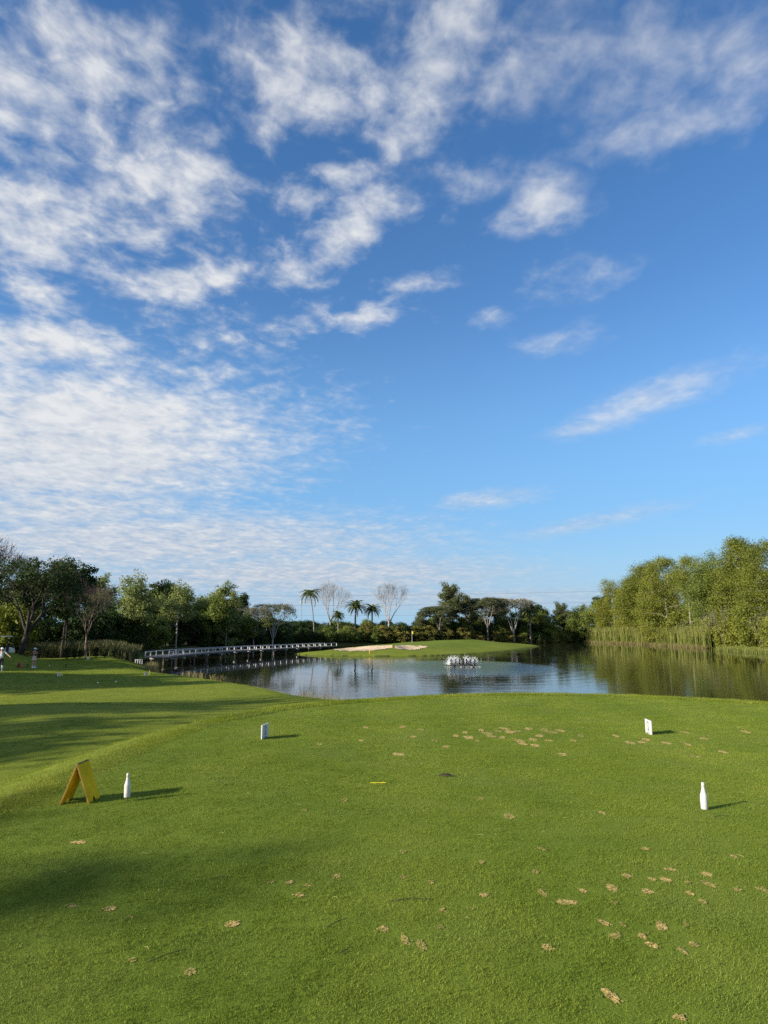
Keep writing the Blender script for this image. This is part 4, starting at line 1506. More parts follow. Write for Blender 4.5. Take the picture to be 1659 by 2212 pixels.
rng = np.random.default_rng(31)
pts = []
RE = [gp(586, 642.6, WATER_Z), gp(606, 643.2, WATER_Z), gp(640, 644.6, WATER_Z), gp(672, 646.2, WATER_Z), gp(707, 648.6, WATER_Z)]
A = np.array([tuple(RE[i]) for i in range(len(RE))])
clumps = [(0.02, .20), (.22, .38), (.40, .53), (.56, .66), (.67, .745), (.775, .985)]
seg_len = np.concatenate([[0], np.cumsum(np.linalg.norm(np.diff(A, axis=0), axis=1))])
cen_l, dir_l = [], []
for (a_, b_) in clumps:
    s0, s1 = a_ * seg_len[-1], b_ * seg_len[-1]
    for row in range(3):
        for q in np.arange(s0, s1, 1.25):
            qq = q + rng.uniform(-.5, .5)
            c = np.array([np.interp(qq, seg_len, A[:, 0]), np.interp(qq, seg_len, A[:, 1])]) + np.array([row * 1.1 + rng.uniform(-.3, .4), 0])
            n_ = rng.integers(26, 48)
            o_ = rng.normal(0, .30, (n_, 2))
            cen_l.append(np.concatenate([c + o_, np.full((n_, 1), WATER_Z - .1)], 1))
pts = np.concatenate(cen_l)
blades('reed_bed', pts, 4.4, .10, M['reed'], 'tall bed of green and yellow cattail reeds along the right shore', 'reeds', 3, .17)
n_ = 2600
t = rng.random(n_) * seg_len[-1]
p = np.stack([np.interp(t, seg_len, A[:, 0]) + rng.uniform(-.9, .3, n_), np.interp(t, seg_len, A[:, 1]), np.full(n_, WATER_Z)], -1)
blades('reed_litter', p, .75, .07, M['dry_grass'], 'broken tan stalks lying along the foot of the reed bed', 'reeds', 4, 1.3)
# low grass spit right of the reeds
n_ = 3500
t = rng.random(n_)
p = np.stack([60.5 + rng.uniform(-1.5, 6, n_), 100 + t * 26, np.zeros(n_)], -1)
p[:, 2] = np.maximum(height(p[:, 0], p[:, 1]), WATER_Z - .05)
blades('shore_grass', p, .9, .06, M['reed'], 'low pale marsh grass at the water edge right of the reeds', 'grass', 5, .4)
# rank grass under the left trees
n_ = 7000
u = rng.uniform(30, 150, n_)
y = 79 + (u - 30) * .03 + rng.uniform(0, 7, n_)
xx = (u - 384) / F * y / 1.017
p = np.stack([xx, y, height(xx, y)], -1)
p = p[height(p[:, 0], p[:, 1]) > WATER_Z]
blades('tall_grass', p, 1.75, .055, M['scrub_grass'], 'rank tan and green grass under the trees left of the bridge', 'grass', 7, .45)
# dry fringe at the near shore
sh = []
for i in range(len(POND)):
    a_, b_ = POND[i], POND[(i + 1) % len(POND)]
    for _ in range(70):
        q = a_ + (b_ - a_) * rng.random() + rng.normal(0, .28, 2)
        if -24 < q[0] < 1.5 and q[1] < 72: sh.append(q)
sh = np.array(sh)
nz = np.sin(sh[:, 1] * 1.1) + np.sin(sh[:, 1] * .37 + 2) + .4 * rng.normal(0, 1, len(sh))
sh = sh[(nz > .55) | ((sh[:, 1] > 30) & (sh[:, 1] < 34)) | (sh[:, 1] > 66)]
p = np.stack([sh[:, 0], sh[:, 1], np.full(len(sh), WATER_Z)], -1)
blades('dry_shore_grass', p, .62, .022, M['dry_grass'], 'dry tan grass tufts along the near shore of the pond', 'grass', 9, .35)
# tall green reeds at the far bank
n_ = 900
k = rng.integers(0, 3, n_)
cu = np.array([348, 554, 560])[k] + rng.normal(0, 1, n_) * np.array([2.4, 1.6, 1.2])[k]
y = np.array([174., 200, 203])[k] + rng.uniform(-1, 1, n_)
xx = (cu - 384) / F * y / 1.017
p = np.stack([xx, y, np.maximum(height(xx, y), WATER_Z)], -1)
blades('far_reeds', p, 3.6, .08, M['reed'], 'upright green reed clumps at the foot of the far bank thicket', 'reeds', 11, .12)

# ------------------------------------------------------------------ bridge
BP = [(-23.3, 71.6), (-23.4, 76), (-22.6, 83.5), (-20.7, 91), (-18.3, 98.5), (-15.3, 107), (-12.0, 115), (-9.3, 121)]
def bspline(P_, step):
    P_ = [np.array(p) for p in P_]
    Q = [2 * P_[0] - P_[1]] + P_ + [2 * P_[-1] - P_[-2]]
    out = []
    for i in range(1, len(Q) - 2):
        for j in range(24):
            t = j / 24
            p0, p1, p2, p3 = Q[i - 1:i + 3]
            out.append(.5 * (2 * p1 + (p2 - p0) * t + (2 * p0 - 5 * p1 + 4 * p2 - p3) * t * t + (3 * p1 - p0 - 3 * p2 + p3) * t ** 3))
    out.append(P_[-1])
    out = np.array(out)
    s = np.concatenate([[0], np.cumsum(np.linalg.norm(np.diff(out, axis=0), axis=1))])
    n = int(s[-1] / step)
    q = np.arange(n + 1) * (s[-1] / n)
    return np.stack([np.interp(q, s, out[:, 0]), np.interp(q, s, out[:, 1])], -1)


DECK = -1.14
bridge = empty('footbridge', (BP[0][0], BP[0][1], DECK))
tag(bridge, 'long white curved low-railed bridge on thin piles to the island', 'bridge')
o0 = np.array([BP[0][0], BP[0][1]])
ctr = bspline(BP, 1.8)
tan_ = np.gradient(ctr, axis=0)
tan_ /= np.linalg.norm(tan_, axis=1, keepdims=True)
nor = np.stack([-tan_[:, 1], tan_[:, 0]], -1)
HWD = 1.15
deck = MB()
def strip(mb, off0, off1, z0, z1):
    a = ctr + nor * off0 - o0
    b = ctr + nor * off1 - o0
    n = len(ctr)
    vs = []
    for i in range(n):
        vs += [(a[i, 0], a[i, 1], z0), (b[i, 0], b[i, 1], z0), (b[i, 0], b[i, 1], z1), (a[i, 0], a[i, 1], z1)]
    fs = []
    for i in range(n - 1):
        for k in range(4):
            k2 = (k + 1) % 4
            fs.append([i * 4 + k, (i + 1) * 4 + k, (i + 1) * 4 + k2, i * 4 + k2])
    fs += [[0, 1, 2, 3], [(n - 1) * 4 + k for k in (3, 2, 1, 0)]]
    mb.add(vs, fs)
strip(deck, -HWD, HWD, -.12, 0)
deck.build('deck', M['bridge_deck'], bridge)
for sd in (-1, 1):
    mb = MB()
    strip(mb, sd * (HWD - .02), sd * (HWD + .10), -.13, .02)
    mb.build('edge_beam', M['bridge_deck'], bridge)
    mb = MB()
    strip(mb, sd * (HWD - .04), sd * (HWD + .12), .425, .475)
    mb.build('rail', M['bridge_white'], bridge)
pm = MB().box((0, 0, .22), (.09, .10, .405)).mesh('rail_post', M['bridge_white'])
for i in range(len(ctr)):
    for sd in (-1, 1):
        q = ctr[i] + nor[i] * sd * (HWD + .04) - o0
        link('rail_post', pm, bridge, (q[0], q[1], 0), (0, 0, math.atan2(tan_[i, 1], tan_[i, 0])))
pl = MB().tube([(0, 0, -2.9), (0, 0, -1.2), (0, 0, -.2)], [.085, .08, .075], 8).mesh('pile', M['pile'])
bm_ = MB().box((0, 0, -.27), (.16, 2.5, .14)).mesh('cross_beam', M['bridge_white'])
for i in range(1, len(ctr) - 2, 2):
    for sd in (-1, 1):
        q = ctr[i] + nor[i] * sd * (HWD - .1) - o0
        link('pile', pl, bridge, (q[0], q[1], 0))
    q = ctr[i] - o0
    link('cross_beam', bm_, bridge, (q[0], q[1], 0), (0, 0, math.atan2(tan_[i, 1], tan_[i, 0])))
# low white abutment fence left of the bridge
ab = empty('abutment_fence', (-25.3, 72.0, hz(-25.3, 72.0)))
tag(ab, 'short white low fence beside the left end of the bridge', 'fence')
for i in range(4):
    MB().box((-.33 + i * .22, .03 * i, .20), (.09, .08, .42)).build('fence_post', M['bridge_white'], ab)
MB().box((0, .045, .445), (.80, .10, .07), R(7.6)).build('fence_rail', M['bridge_white'], ab)

# ------------------------------------------------------------------ aerator
AX, AY = 8.05, 71.0
aer = empty('paddle_aerator', (AX, AY, WATER_Z))
tag(aer, 'floating paddlewheel aerator throwing white spray in the pond', 'aerator')
mb = MB()
mb.tube([(-1.35, 0, .30), (1.35, 0, .30)], .028, 8)
mb.build('shaft', M['metal_rod'], aer)
for yy in (-.28, .28):
    MB().box((0, yy, .16), (2.75, .05, .05)).build('frame_bar', M['metal_rod'], aer)
for xx in (-1.05, 0, 1.05):
    fl = MB()
    fl.tube([(xx, -.75, .0), (xx, -.6, .06), (xx, .6, .06), (xx, .75, .0)], [.05, .13, .13, .05], 10)
    fl.build('float', M['black_plastic'], aer, smooth=True)
wh = MB()
for k in range(8):
    a = 2 * PI * k / 8
    Mx = Matrix.Rotation(a, 3, 'X')
    wh.box(tuple(Mx @ Vector((0, 0, .20))), (.045, .035, .30), M=Mx)
    wh.box(tuple(Mx @ Vector((0, 0, .37))), (.155, .03, .12), M=Mx)
wh.tube([(-.06, 0, 0), (.06, 0, 0)], .07, 8)
whm = wh.mesh('paddle_wheel', M['blade'])
for i, xx in enumerate((-1.22, -.78, -.38, .34, .72, 1.18)):
    link('paddle_wheel', whm, aer, (xx, 0, .30), (i * .31, 0, 0))
mo = MB()
mo.lathe([(.11, 0), (.125, .05), (.125, .42), (.10, .50), (.02, .53)], 12, c=(0, -.05, .32))
mo.box((0, -.05, .26), (.24, .28, .14))
mo.build('motor', M['black_plastic'], aer)
# spray: droplets thrown up and back by every wheel
rng = np.random.default_rng(77)
dv, rv = [], []
for xx in (-1.22, -.78, -.38, .34, .72, 1.18):
    n_ = int(rng.uniform(1100, 1800))
    sp_ = rng.uniform(1.6, rng.uniform(3.9, 4.9), n_) * (1 - .25 * rng.random(n_) ** 2)
    an = rng.normal(R(62), R(20), n_)
    tt = rng.uniform(.02, 1.0, n_) * (2 * sp_ * np.sin(an) / 9.8)
    px_ = xx + rng.normal(0, .11, n_) + (rng.normal(0, .38, n_) + .22 * np.sign(xx) * (abs(xx) > 1)) * tt
    py_ = .25 + sp_ * np.cos(an) * tt * .9
    pz_ = .15 + sp_ * np.sin(an) * tt - 4.9 * tt * tt
    k = pz_ > 0
    dv.append(np.stack([px_, py_, pz_], -1)[k])
    rv.append((rng.uniform(.007, .025, n_) * (1 + .5 * (rng.random(n_) < .1)))[k])
n_ = 130
a = rng.random(n_) * 2 * PI
rr = rng.uniform(.5, 1.05, n_)
dv.append(np.stack([np.cos(a) * rr * 1.9, np.sin(a) * rr * 1.0 - .1, rng.uniform(0, .02, n_)], -1))
rv.append(rng.uniform(.01, .025, n_))
dv, rv = np.concatenate(dv), np.concatenate(rv)
oct_v = np.array([(1, 0, 0), (-1, 0, 0), (0, 1, 0), (0, -1, 0), (0, 0, 1.5), (0, 0, -1.5)], float)
oct_f = np.array([(0, 2, 4), (2, 1, 4), (1, 3, 4), (3, 0, 4), (2, 0, 5), (1, 2, 5), (3, 1, 5), (0, 3, 5)])
vv = (dv[:, None, :] + oct_v[None] * rv[:, None, None]).reshape(-1, 3)
ff = (oct_f[None] + (np.arange(len(dv)) * 6)[:, None, None]).reshape(-1, 3)
mb = MB()
mb.add(vv, ff.tolist())
sp_o = mb.build('water_spray', M['spray'], loc=(AX, AY, WATER_Z))
tag(sp_o, 'white water spray thrown up behind the paddlewheel aerator', 'spray', kind='stuff')

# ------------------------------------------------------------------ power lines and mast behind the trees
def cable(p0, p1, sag, label, u_n=24):
    a_, b_ = Vector(p0), Vector(p1)
    pts = [a_.lerp(b_, t) - Vector((0, 0, sag * 4 * t * (1 - t))) for t in [i / u_n for i in range(u_n + 1)]]
    tag(MB().tube(pts, .05, 5).build('power_cable', M['cable']), label, 'power line', 'overhead power cables')
def pole(x, y, top):
    z0 = hz(x, y)
    r = empty('power_pole', (x, y, z0))
    MB().tube([(0, 0, -.5), (0, 0, top - z0)], [.28, .18], 8).build('pole_shaft', M['concrete'], r)
    for zz in (top - 2.0, top - 7.5, top - 13.0):
        MB().box((0, -.22, zz - z0), (2.4, .14, .14)).build('cross_arm', M['concrete'], r)
    return tag(r, 'concrete power pole hidden among the trees', 'power pole', 'power poles')
LXp, RXp = (-150, 420), (190, 330)
pole(*LXp, 24.5); pole(*RXp, 24.5)
for dz_, lab in ((0, 'topmost thin power cable crossing the sky above the far trees'), (5.5, 'middle thin power cable crossing the sky above the far trees'), (11.0, 'lowest power cable crossing just above the far thicket')):
    cable((LXp[0], LXp[1] - .3, 22.6 - dz_), (RXp[0], RXp[1] - .3, 22.6 - dz_), 2.2, lab)
mx = at(300.6, 460)
mast = empty('radio_mast', (mx, 460, hz(mx, 460)))
mt = MB()
for k in range(3):
    t = 2 * PI * k / 3
    mt.tube([(.32 * math.cos(t), .32 * math.sin(t), 0), (.26 * math.cos(t), .26 * math.sin(t), 21.5)], .055, 4)
for i in range(24):
    for k in range(3):
        t, t2 = 2 * PI * k / 3, 2 * PI * (k + 1) / 3
        mt.tube([(.3 * math.cos(t), .3 * math.sin(t), i * .9), (.3 * math.cos(t2), .3 * math.sin(t2), i * .9 + .9)], .035, 3)
mt.build('lattice', M['mast_grey'], mast)
an = MB()
for k in range(3):
    t = 2 * PI * k / 3 + .4
    an.box((.7 * math.cos(t), .7 * math.sin(t), 21.0), (.3, .3, 2.0), t)
    an.tube([(0, 0, 21.0), (.7 * math.cos(t), .7 * math.sin(t), 21.0)], .05, 4)
an.build('antenna', M['mast_grey'], mast)
tag(mast, 'thin pale lattice mast far behind the coconut palm', 'mast')

# ------------------------------------------------------------------ tee furniture
def print_ring(mb, r0, r1, a0, a1, y, cx_=0, cz=0, n=24, mat=0):
    vs, fs = [], []
    for i in range(n + 1):
        t = a0 + (a1 - a0) * i / n
        w = math.sin(PI * i / n) ** .6
        rm = (r0 + r1) / 2
        hw = (r1 - r0) / 2 * (.25 + .75 * w)
        vs += [(cx_ + (rm - hw) * math.cos(t), y, cz + (rm - hw) * math.sin(t)), (cx_ + (rm + hw) * math.cos(t), y, cz + (rm + hw) * math.sin(t))]
    for i in range(n):
        fs.append([2 * i, 2 * i + 1, 2 * i + 3, 2 * i + 2])
    mb.add(vs, fs, mat)


def text(body, size, parent, loc, mat, name='lettering'):
    cu = bpy.data.curves.new(name, 'FONT')
    cu.body = body
    cu.size = size
    cu.align_x = 'CENTER'
    cu.align_y = 'CENTER'
    cu.extrude = .0004
    tmp = bpy.data.objects.new(name, cu)
    COL.objects.link(tmp)
    dg = bpy.context.evaluated_depsgraph_get()
    me = bpy.data.meshes.new_from_object(tmp.evaluated_get(dg))
    bpy.data.objects.remove(tmp)
    me.materials.clear()
    me.materials.append(mat)
    o = bpy.data.objects.new(name, me)
    COL.objects.link(o)
    o.parent = parent
    o.location = loc
    o.rotation_euler = (PI / 2, 0, 0)
    return o


def sign(base, rz, w, h, label, group, thick=.014, writing=True, tilt=0.0):
    """white plate: local +x along its bottom edge, printed face towards local -y"""
    r = empty('tee_sign', base, rz)
    p = MB()
    p.box((0, 0, h / 2 + .004), (w, thick, h))
    p.build('plate', M['sign_white'], r)
    st = MB()
    for sx in (-.35, .35):
        st.tube([(sx * w, 0, -.06), (sx * w, 0, .02)], .003, 5)
    st.build('ground_spike', M['metal_rod'], r)
    y = -thick / 2 - .0012
    cz = h * .545
    q = h * .34                                                    # ring radius
    e = MB()
    print_ring(e, q * .84, q * 1.04, R(-30), R(200), y, 0, cz)
    print_ring(e, q * .92, q * 1.02, R(212), R(262), y, 0, cz)
    # figure inside the ring: head, shoulders, flowing lower body
    t_ = np.linspace(0, 2 * PI, 13)[:-1]
    e.add([(q * (.02 + .14 * math.cos(t)), y, cz + q * (.42 + .19 * math.sin(t))) for t in t_], [list(range(12))])
    e.add([(q * a_, y, cz + q * b_) for a_, b_ in ((-.16, .20), (.12, .26), (.16, .05), (.30, -.10), (.52, -.55), (.46, -.98), (.20, -.86), (.0, -.40), (-.12, -.05))], [list(range(9))])
    e.build('emblem', M['print_navy'], r)
    d = MB()
    print_ring(d, q * .92, q * 1.04, R(-84), R(-40), y - .0002, 0, cz)
    d.build('emblem_stroke', M['print_red'], r)
    if writing:
        text('PGA', h * .085, r, (-q * .55, y, cz - q * .62), M['print_navy'])
        text('SENIOR TOUR', h * .105, r, (0, y, h * .10), M['print_text'])
    return tag(r, label, 'tee sign', group)


# left sign: printed face turned to the right, in its own shade
a_, b_ = gp(261.6, 739.8), gp(267.6, 737.0)
mid = (a_ + b_) / 2
dirv = (b_ - a_)
sgn_w = .285
ang = math.atan2(dirv.y, dirv.x)
sign((mid.x, mid.y, hz(mid.x, mid.y)), ang, sgn_w, .198, 'white tee sign at left with its printed face turned into shade', 'tee signs')
a_, b_ = gp(645.8, 732.4), gp(652.1, 735.5)
mid = (a_ + b_) / 2
dirv = b_ - a_
sign((mid.x, mid.y, hz(mid.x, mid.y)), math.atan2(dirv.y, dirv.x), sgn_w, .205, 'white tee sign on the right with sunlit printed face', 'tee signs')


BOTTLE = [(.004, .000), (.029, .001), (.0315, .006), (.0318, .060), (.0322, .120), (.0318, .134), (.0255, .158), (.0195, .178), (.0155, .205), (.0135, .232), (.0148, .234), (.0155, .240), (.0148, .246), (.0140, .250), (.0145, .258), (.0125, .262), (.004, .2625)]
def bottle(base, mat, label, group, lift=0.0, s=1.0, tilt=(0, 0), sr=None):
    r = empty('tee_marker', base)
    MB().lathe([(a * (sr or s), b * s + lift) for a, b in BOTTLE], 28).build('bottle', mat, r, smooth=True)
    MB().tube([(0, 0, -.07), (0, 0, lift + .01)], .0045, 8).build('spike', M['metal_rod'], r)
    r.rotation_euler = (tilt[0], tilt[1], 0)
    return tag(r, label, 'tee marker', group)


p = gp(126.8, 802.2)
bottle((p.x, p.y, hz(p.x, p.y)), M['bottle_white'], 'white painted bottle marker raised on a spike beside the yellow board', 'white bottle tee markers', .034, .80, (0, R(-1.0)), .88)
p = gp(704.6, 809.6)
bottle((p.x, p.y, hz(p.x, p.y)), M['bottle_white'], 'white painted bottle marker alone on the right side of the tee', 'white bottle tee markers', .004, .85, (0, R(.5)), .95)


# yellow A-board
def a_board(nearL, nearR, farL, H, mat, label, edge_mat, name='folding_board'):
    """two hinged panels; near edge runs nearL-nearR, width runs to farL"""
    nearL, nearR, farL = Vector(nearL), Vector(nearR), Vector(farL)
    wv = (farL - nearL)
    wid = wv.length
    wv.normalize()
    mid_ = (nearL + nearR) / 2
    r = empty(name, mid_)
    span = (nearR - nearL)
    th = .012
    for sd, e in ((-1, nearL), (1, nearR)):
        foot = e - mid_
        top = Vector((0, 0, H))
        upv = (top - foot)
        ln = upv.length
        upv.normalize()
        nv = wv.cross(upv).normalized()
        # outline in panel space (s along width, t along height) with a notch in the bottom edge
        n0, n1, nh = wid * .36, wid * .64, .055
        out = [(0, 0), (n0, 0), (n0 + .02, nh * .75), ((n0 + n1) / 2, nh), (n1 - .02, nh * .75), (n1, 0), (wid, 0), (wid, ln), (0, ln)]
        vs = []
        for k in (-.5, .5):
            for s_, t_ in out:
                vs.append(tuple(foot + wv * s_ + upv * t_ + nv * th * k))
        n = len(out)
        fs = []
        for o_ in (0, n):
            tri = [[8, 0, 1, 2, 3], [8, 3, 7], [7, 3, 4, 5, 6]]
            fs += [[o_ + q for q in (t if o_ else t[::-1])] for t in tri]
        mb_ = MB().add(vs, fs)
        edge = [[k, (k + 1) % n, n + (k + 1) % n, n + k] for k in range(n)]
        mb_.add(vs, edge, 1)
        mb_.build('panel', [mat, edge_mat], r)
    hg = MB()
    hg.tube([tuple(Vector((0, 0, H)) + wv * .01), tuple(Vector((0, 0, H)) + wv * (wid - .01))], .009, 8)
    hg.build('hinge', M['wood_edge'], r)
    return tag(r, label, 'board')


nl, nr, fl_ = gp(59.2, 806.0), gp(88.6, 804.8), gp(71.5, 799.6)
a_board(nl, nr, fl_, .348, M['yellow_board'], 'yellow wooden A-shaped folding board standing on the tee at left', M['board_edge'])

# small things lying on the turf
p = gp(377.5, 783.2)
mb = MB()
for i in range(9):
    mb.tube([(-.075 + i * .018, .004 * math.sin(i * 2.1), .008 + .002 * (i % 2)), (-.053 + i * .018, .004 * math.sin(i * 1.7 + 1), .009)], .0042, 6)
tag(mb.build('yellow_tape', M['yellow_bright'], loc=(p.x, p.y, hz(p.x, p.y)), rot=(0, 0, .06)), 'short strip of yellow marking on the grass in front of the brown leaf', 'marking strip')
p = gp(446, 776)
mb = MB()
n = 11
vs, fs = [], []
for i in range(n):
    t = i / (n - 1)
    w = .019 * math.sin(PI * t) ** .7
    x_ = -.08 + .16 * t
    vs += [(x_, -w, .016 + .010 * math.sin(PI * t)), (x_, 0, .012 + .020 * math.sin(PI * t)), (x_, w, .020 + .014 * math.sin(PI * t))]
for i in range(n - 1):
    for k in (0, 1):
        fs.append([i * 3 + k, i * 3 + 3 + k, i * 3 + 4 + k, i * 3 + 1 + k])
mb.add(vs, fs)
tag(mb.build('fallen_leaf', M['dead_leaf'], loc=(p.x, p.y, hz(p.x, p.y)), rot=(.25, 0, .05), smooth=True), 'dark brown curled leaf lying on the middle of the tee', 'leaf')
rng = np.random.default_rng(8)
TW = [((1500 + 155 / 1.0553) / 4, (3100 + 538 / 1.0553) / 4, .24, .1), ((740 / 1.106) / 4, (3100 + 805 / 1.106) / 4, .20, .75), ((1492 / 1.106) / 4, (3100 + 665 / 1.106) / 4, .15, .8), ((975 / 1.106) / 4, (3100 + 463 / 1.106) / 4, .12, .3),
      ((1535 / 1.106) / 4, (3100 + 788 / 1.106) / 4, .09, .8), ((2450 + 785 / 2.667) / 4, (2800 + 748 / 2.667) / 4, .17, .5), ((2450 + 1160 / 2.667) / 4, (2800 + 1255 / 2.667) / 4, .14, .2), ((2450 + 610 / 2.667) / 4, (2800 + 175 / 2.667) / 4, .15, .0),
      ((950 + 1105 / 4.74) / 4, (2850 + 62 / 4.74) / 4, .2, .1), ((1165 / 1.106) / 4, (3100 + 397 / 1.106) / 4, .05, .2), (600, 703, .25, .1), (520, 706, .2, .0), (690, 706, .25, .1)]
for i, (u_, v_, ln_, an_) in enumerate(TW):
    p = gp(u_, v_)
    a = MB()
    dx, dy = math.cos(an_), math.sin(an_)
    a.tube([(-dx * ln_ / 2, -dy * ln_ / 2, .010), (0 + .01 * dy, .012, .016), (dx * ln_ / 2, dy * ln_ / 2, .011)], [.0024, .002, .0014], 5)
    tag(a.build('twig', M['twig'], loc=(p.x, p.y, hz(p.x, p.y))), 'thin dark twig or needle lying on the mown tee', 'twig', 'twigs on the tee')
for i in range(26):
    y = rng.uniform(3.6, 8)
    x = rng.uniform(-.5, .5) * y
    a = MB()
    an_ = rng.uniform(0, 6.28)
    l2 = rng.uniform(.012, .035)
    a.tube([(-math.cos(an_) * l2, -math.sin(an_) * l2, .014), (.004, .004, .019), (math.cos(an_) * l2, math.sin(an_) * l2, .014)], [.0008, .0010, .0006], 4)
    tag(a.build('straw_clipping', M['straw'], loc=(x, y, hz(x, y))), 'tiny pale dry grass clipping on the near turf', 'clipping', 'dry clippings on the tee')

# lower tee: signs, yellow bottles, posts, balls, stakes
def on_land(u, v, guess=-1.4):
    z = guess
    for _ in range(12):
        p = gp(u, v, z)
        z = .5 * z + .5 * hz(p.x, p.y)
    return Vector((p.x, p.y, hz(p.x, p.y)))


for (u0, u1, v, lab) in ((59.0, 62.3, 676.4, 'left'), (146.2, 149.4, 675.4, 'right')):
    p = on_land(u0, v)
    sign(tuple(p), R(50), .24, .205, 'small grey-looking tee sign beside the %s yellow bottle on the lower tee' % ('shaded' if lab == 'left' else 'sunlit'), 'lower tee signs')
    p = on_land(u1, v)
    bottle(tuple(p), M['yellow_bright'], 'yellow bottle marker in the shade on the lower tee' if lab == 'left' else 'yellow bottle marker in the sun on the lower tee', 'yellow bottle markers', .02, 1.28)
for (u, v, lab) in ((49.4, 666.2, 'white golf ball on the shaded turf near the two players'), (116, 682.4, 'white golf ball in front of the sunlit yellow bottle'), (97.8, 683.6, 'white golf ball lying on the sunlit lower tee')):
    p = on_land(u, v)
    tag(MB().ball((0, 0, .04), .045).build('golf_ball', M['ball_white'], smooth=True, loc=tuple(p)), lab, 'golf ball', 'golf balls on the lower tee')


def stake(u, v, h, r, mat, label, g_=1.4):
    p = on_land(u, v)
    o = MB().tube([(0, 0, -.2), (0, 0, h * .96), (0, 0, h)], [r, r, r * .6], 8).build('stake', mat, loc=tuple(p))
    return tag(o, label, 'stake')


stake(65.8, 667.6, .30, .045, M['black_plastic'], 'short black post on the shaded mound right of the players')
stake(27.5, 667.2, .28, .05, M['black_plastic'], 'short black post between the orange board and the standing player')
stake(154, 662.2, .55, .04, M['pile'], 'thin grey-brown stake on the bank below the bridge end')
stake(223.0, 673.6, .16, .03, M['white_paint'], 'tiny white stake at the top of the bank above the water')
stake(369.5, 653.6, .58, .05, M['yellow_stake'], 'yellow hazard stake at the water edge below the bunkers')
stake(333.2, 645.0, .42, .05, M['pile'], 'brown stake where the bridge meets the island, left of its twin')
stake(337.2, 645.4, .46, .05, M['pile'], 'brown stake on the island, right of its twin at the bridge end')

# flag on the island green
p = Vector((5.4, 134.0, hz(5.4, 134.0)))
fl = empty('golf_flag', tuple(p))
MB().tube([(0, 0, -.1), (0, 0, 2.25)], .022, 8).build('flagpole', M['white_paint'], fl)
f = MB()
vs, fs = [], []
for i in range(7):
    t = i / 6
    for zz in (0, 1):
        vs.append((.02 + .22 * t, .05 * math.sin(t * 6), 2.23 - (.52 - .10 * t) * zz - .20 * t))
for i in range(6):
    fs.append([2 * i, 2 * i + 1, 2 * i + 3, 2 * i + 2])
f.add(vs, fs)
f.build('flag', M['yellow_bright'], fl)
tag(fl, 'yellow flag on a thin pole on the island green', 'flag')

# small white sign and small conical shrubs left of the bridge
p = on_land(88, 660)
sb = empty('ground_sign', (p.x, p.y, p.z))
MB().box((0, 0, .20), (.30, .03, .17)).build('sign_panel', M['sign_white'], sb)
for sx in (-.11, .11):
    MB().tube([(sx, .03, -.1), (sx, .03, .24)], .015, 6).build('leg', M['white_paint'], sb)
tag(sb, 'low white sign on two legs at the crest of the mound', 'sign')
PROTO['shrub'] = make_tree('small_shrub', 1.25, .62, .30, 'column', 91, M['bark_dark'], M['leaf_deep'], 40, 50, .14, .055, rtip=.008, trunk_top=.7, step=.3)
for i, (u, y, s, lab) in enumerate([(68, 74, 1.0, 'taller clipped dark shrub below the two-trunked tree'), (75.5, 75, .85, 'smaller clipped dark shrub right of the taller clipped one'), (81, 76, .8, 'thin dark shrub left of the white ground sign'),
                                    (97, 76, .95, 'dark shrub standing right of the white ground sign'), (106, 75.5, .85, 'dark low shrub midway between white sign and bridge'), (114, 75, 1.05, 'dark shrub in the tall grass nearest the bridge fence')]):
    put('shrub', at(u, y), y, lab, 'shrub', s=s, rz=i)

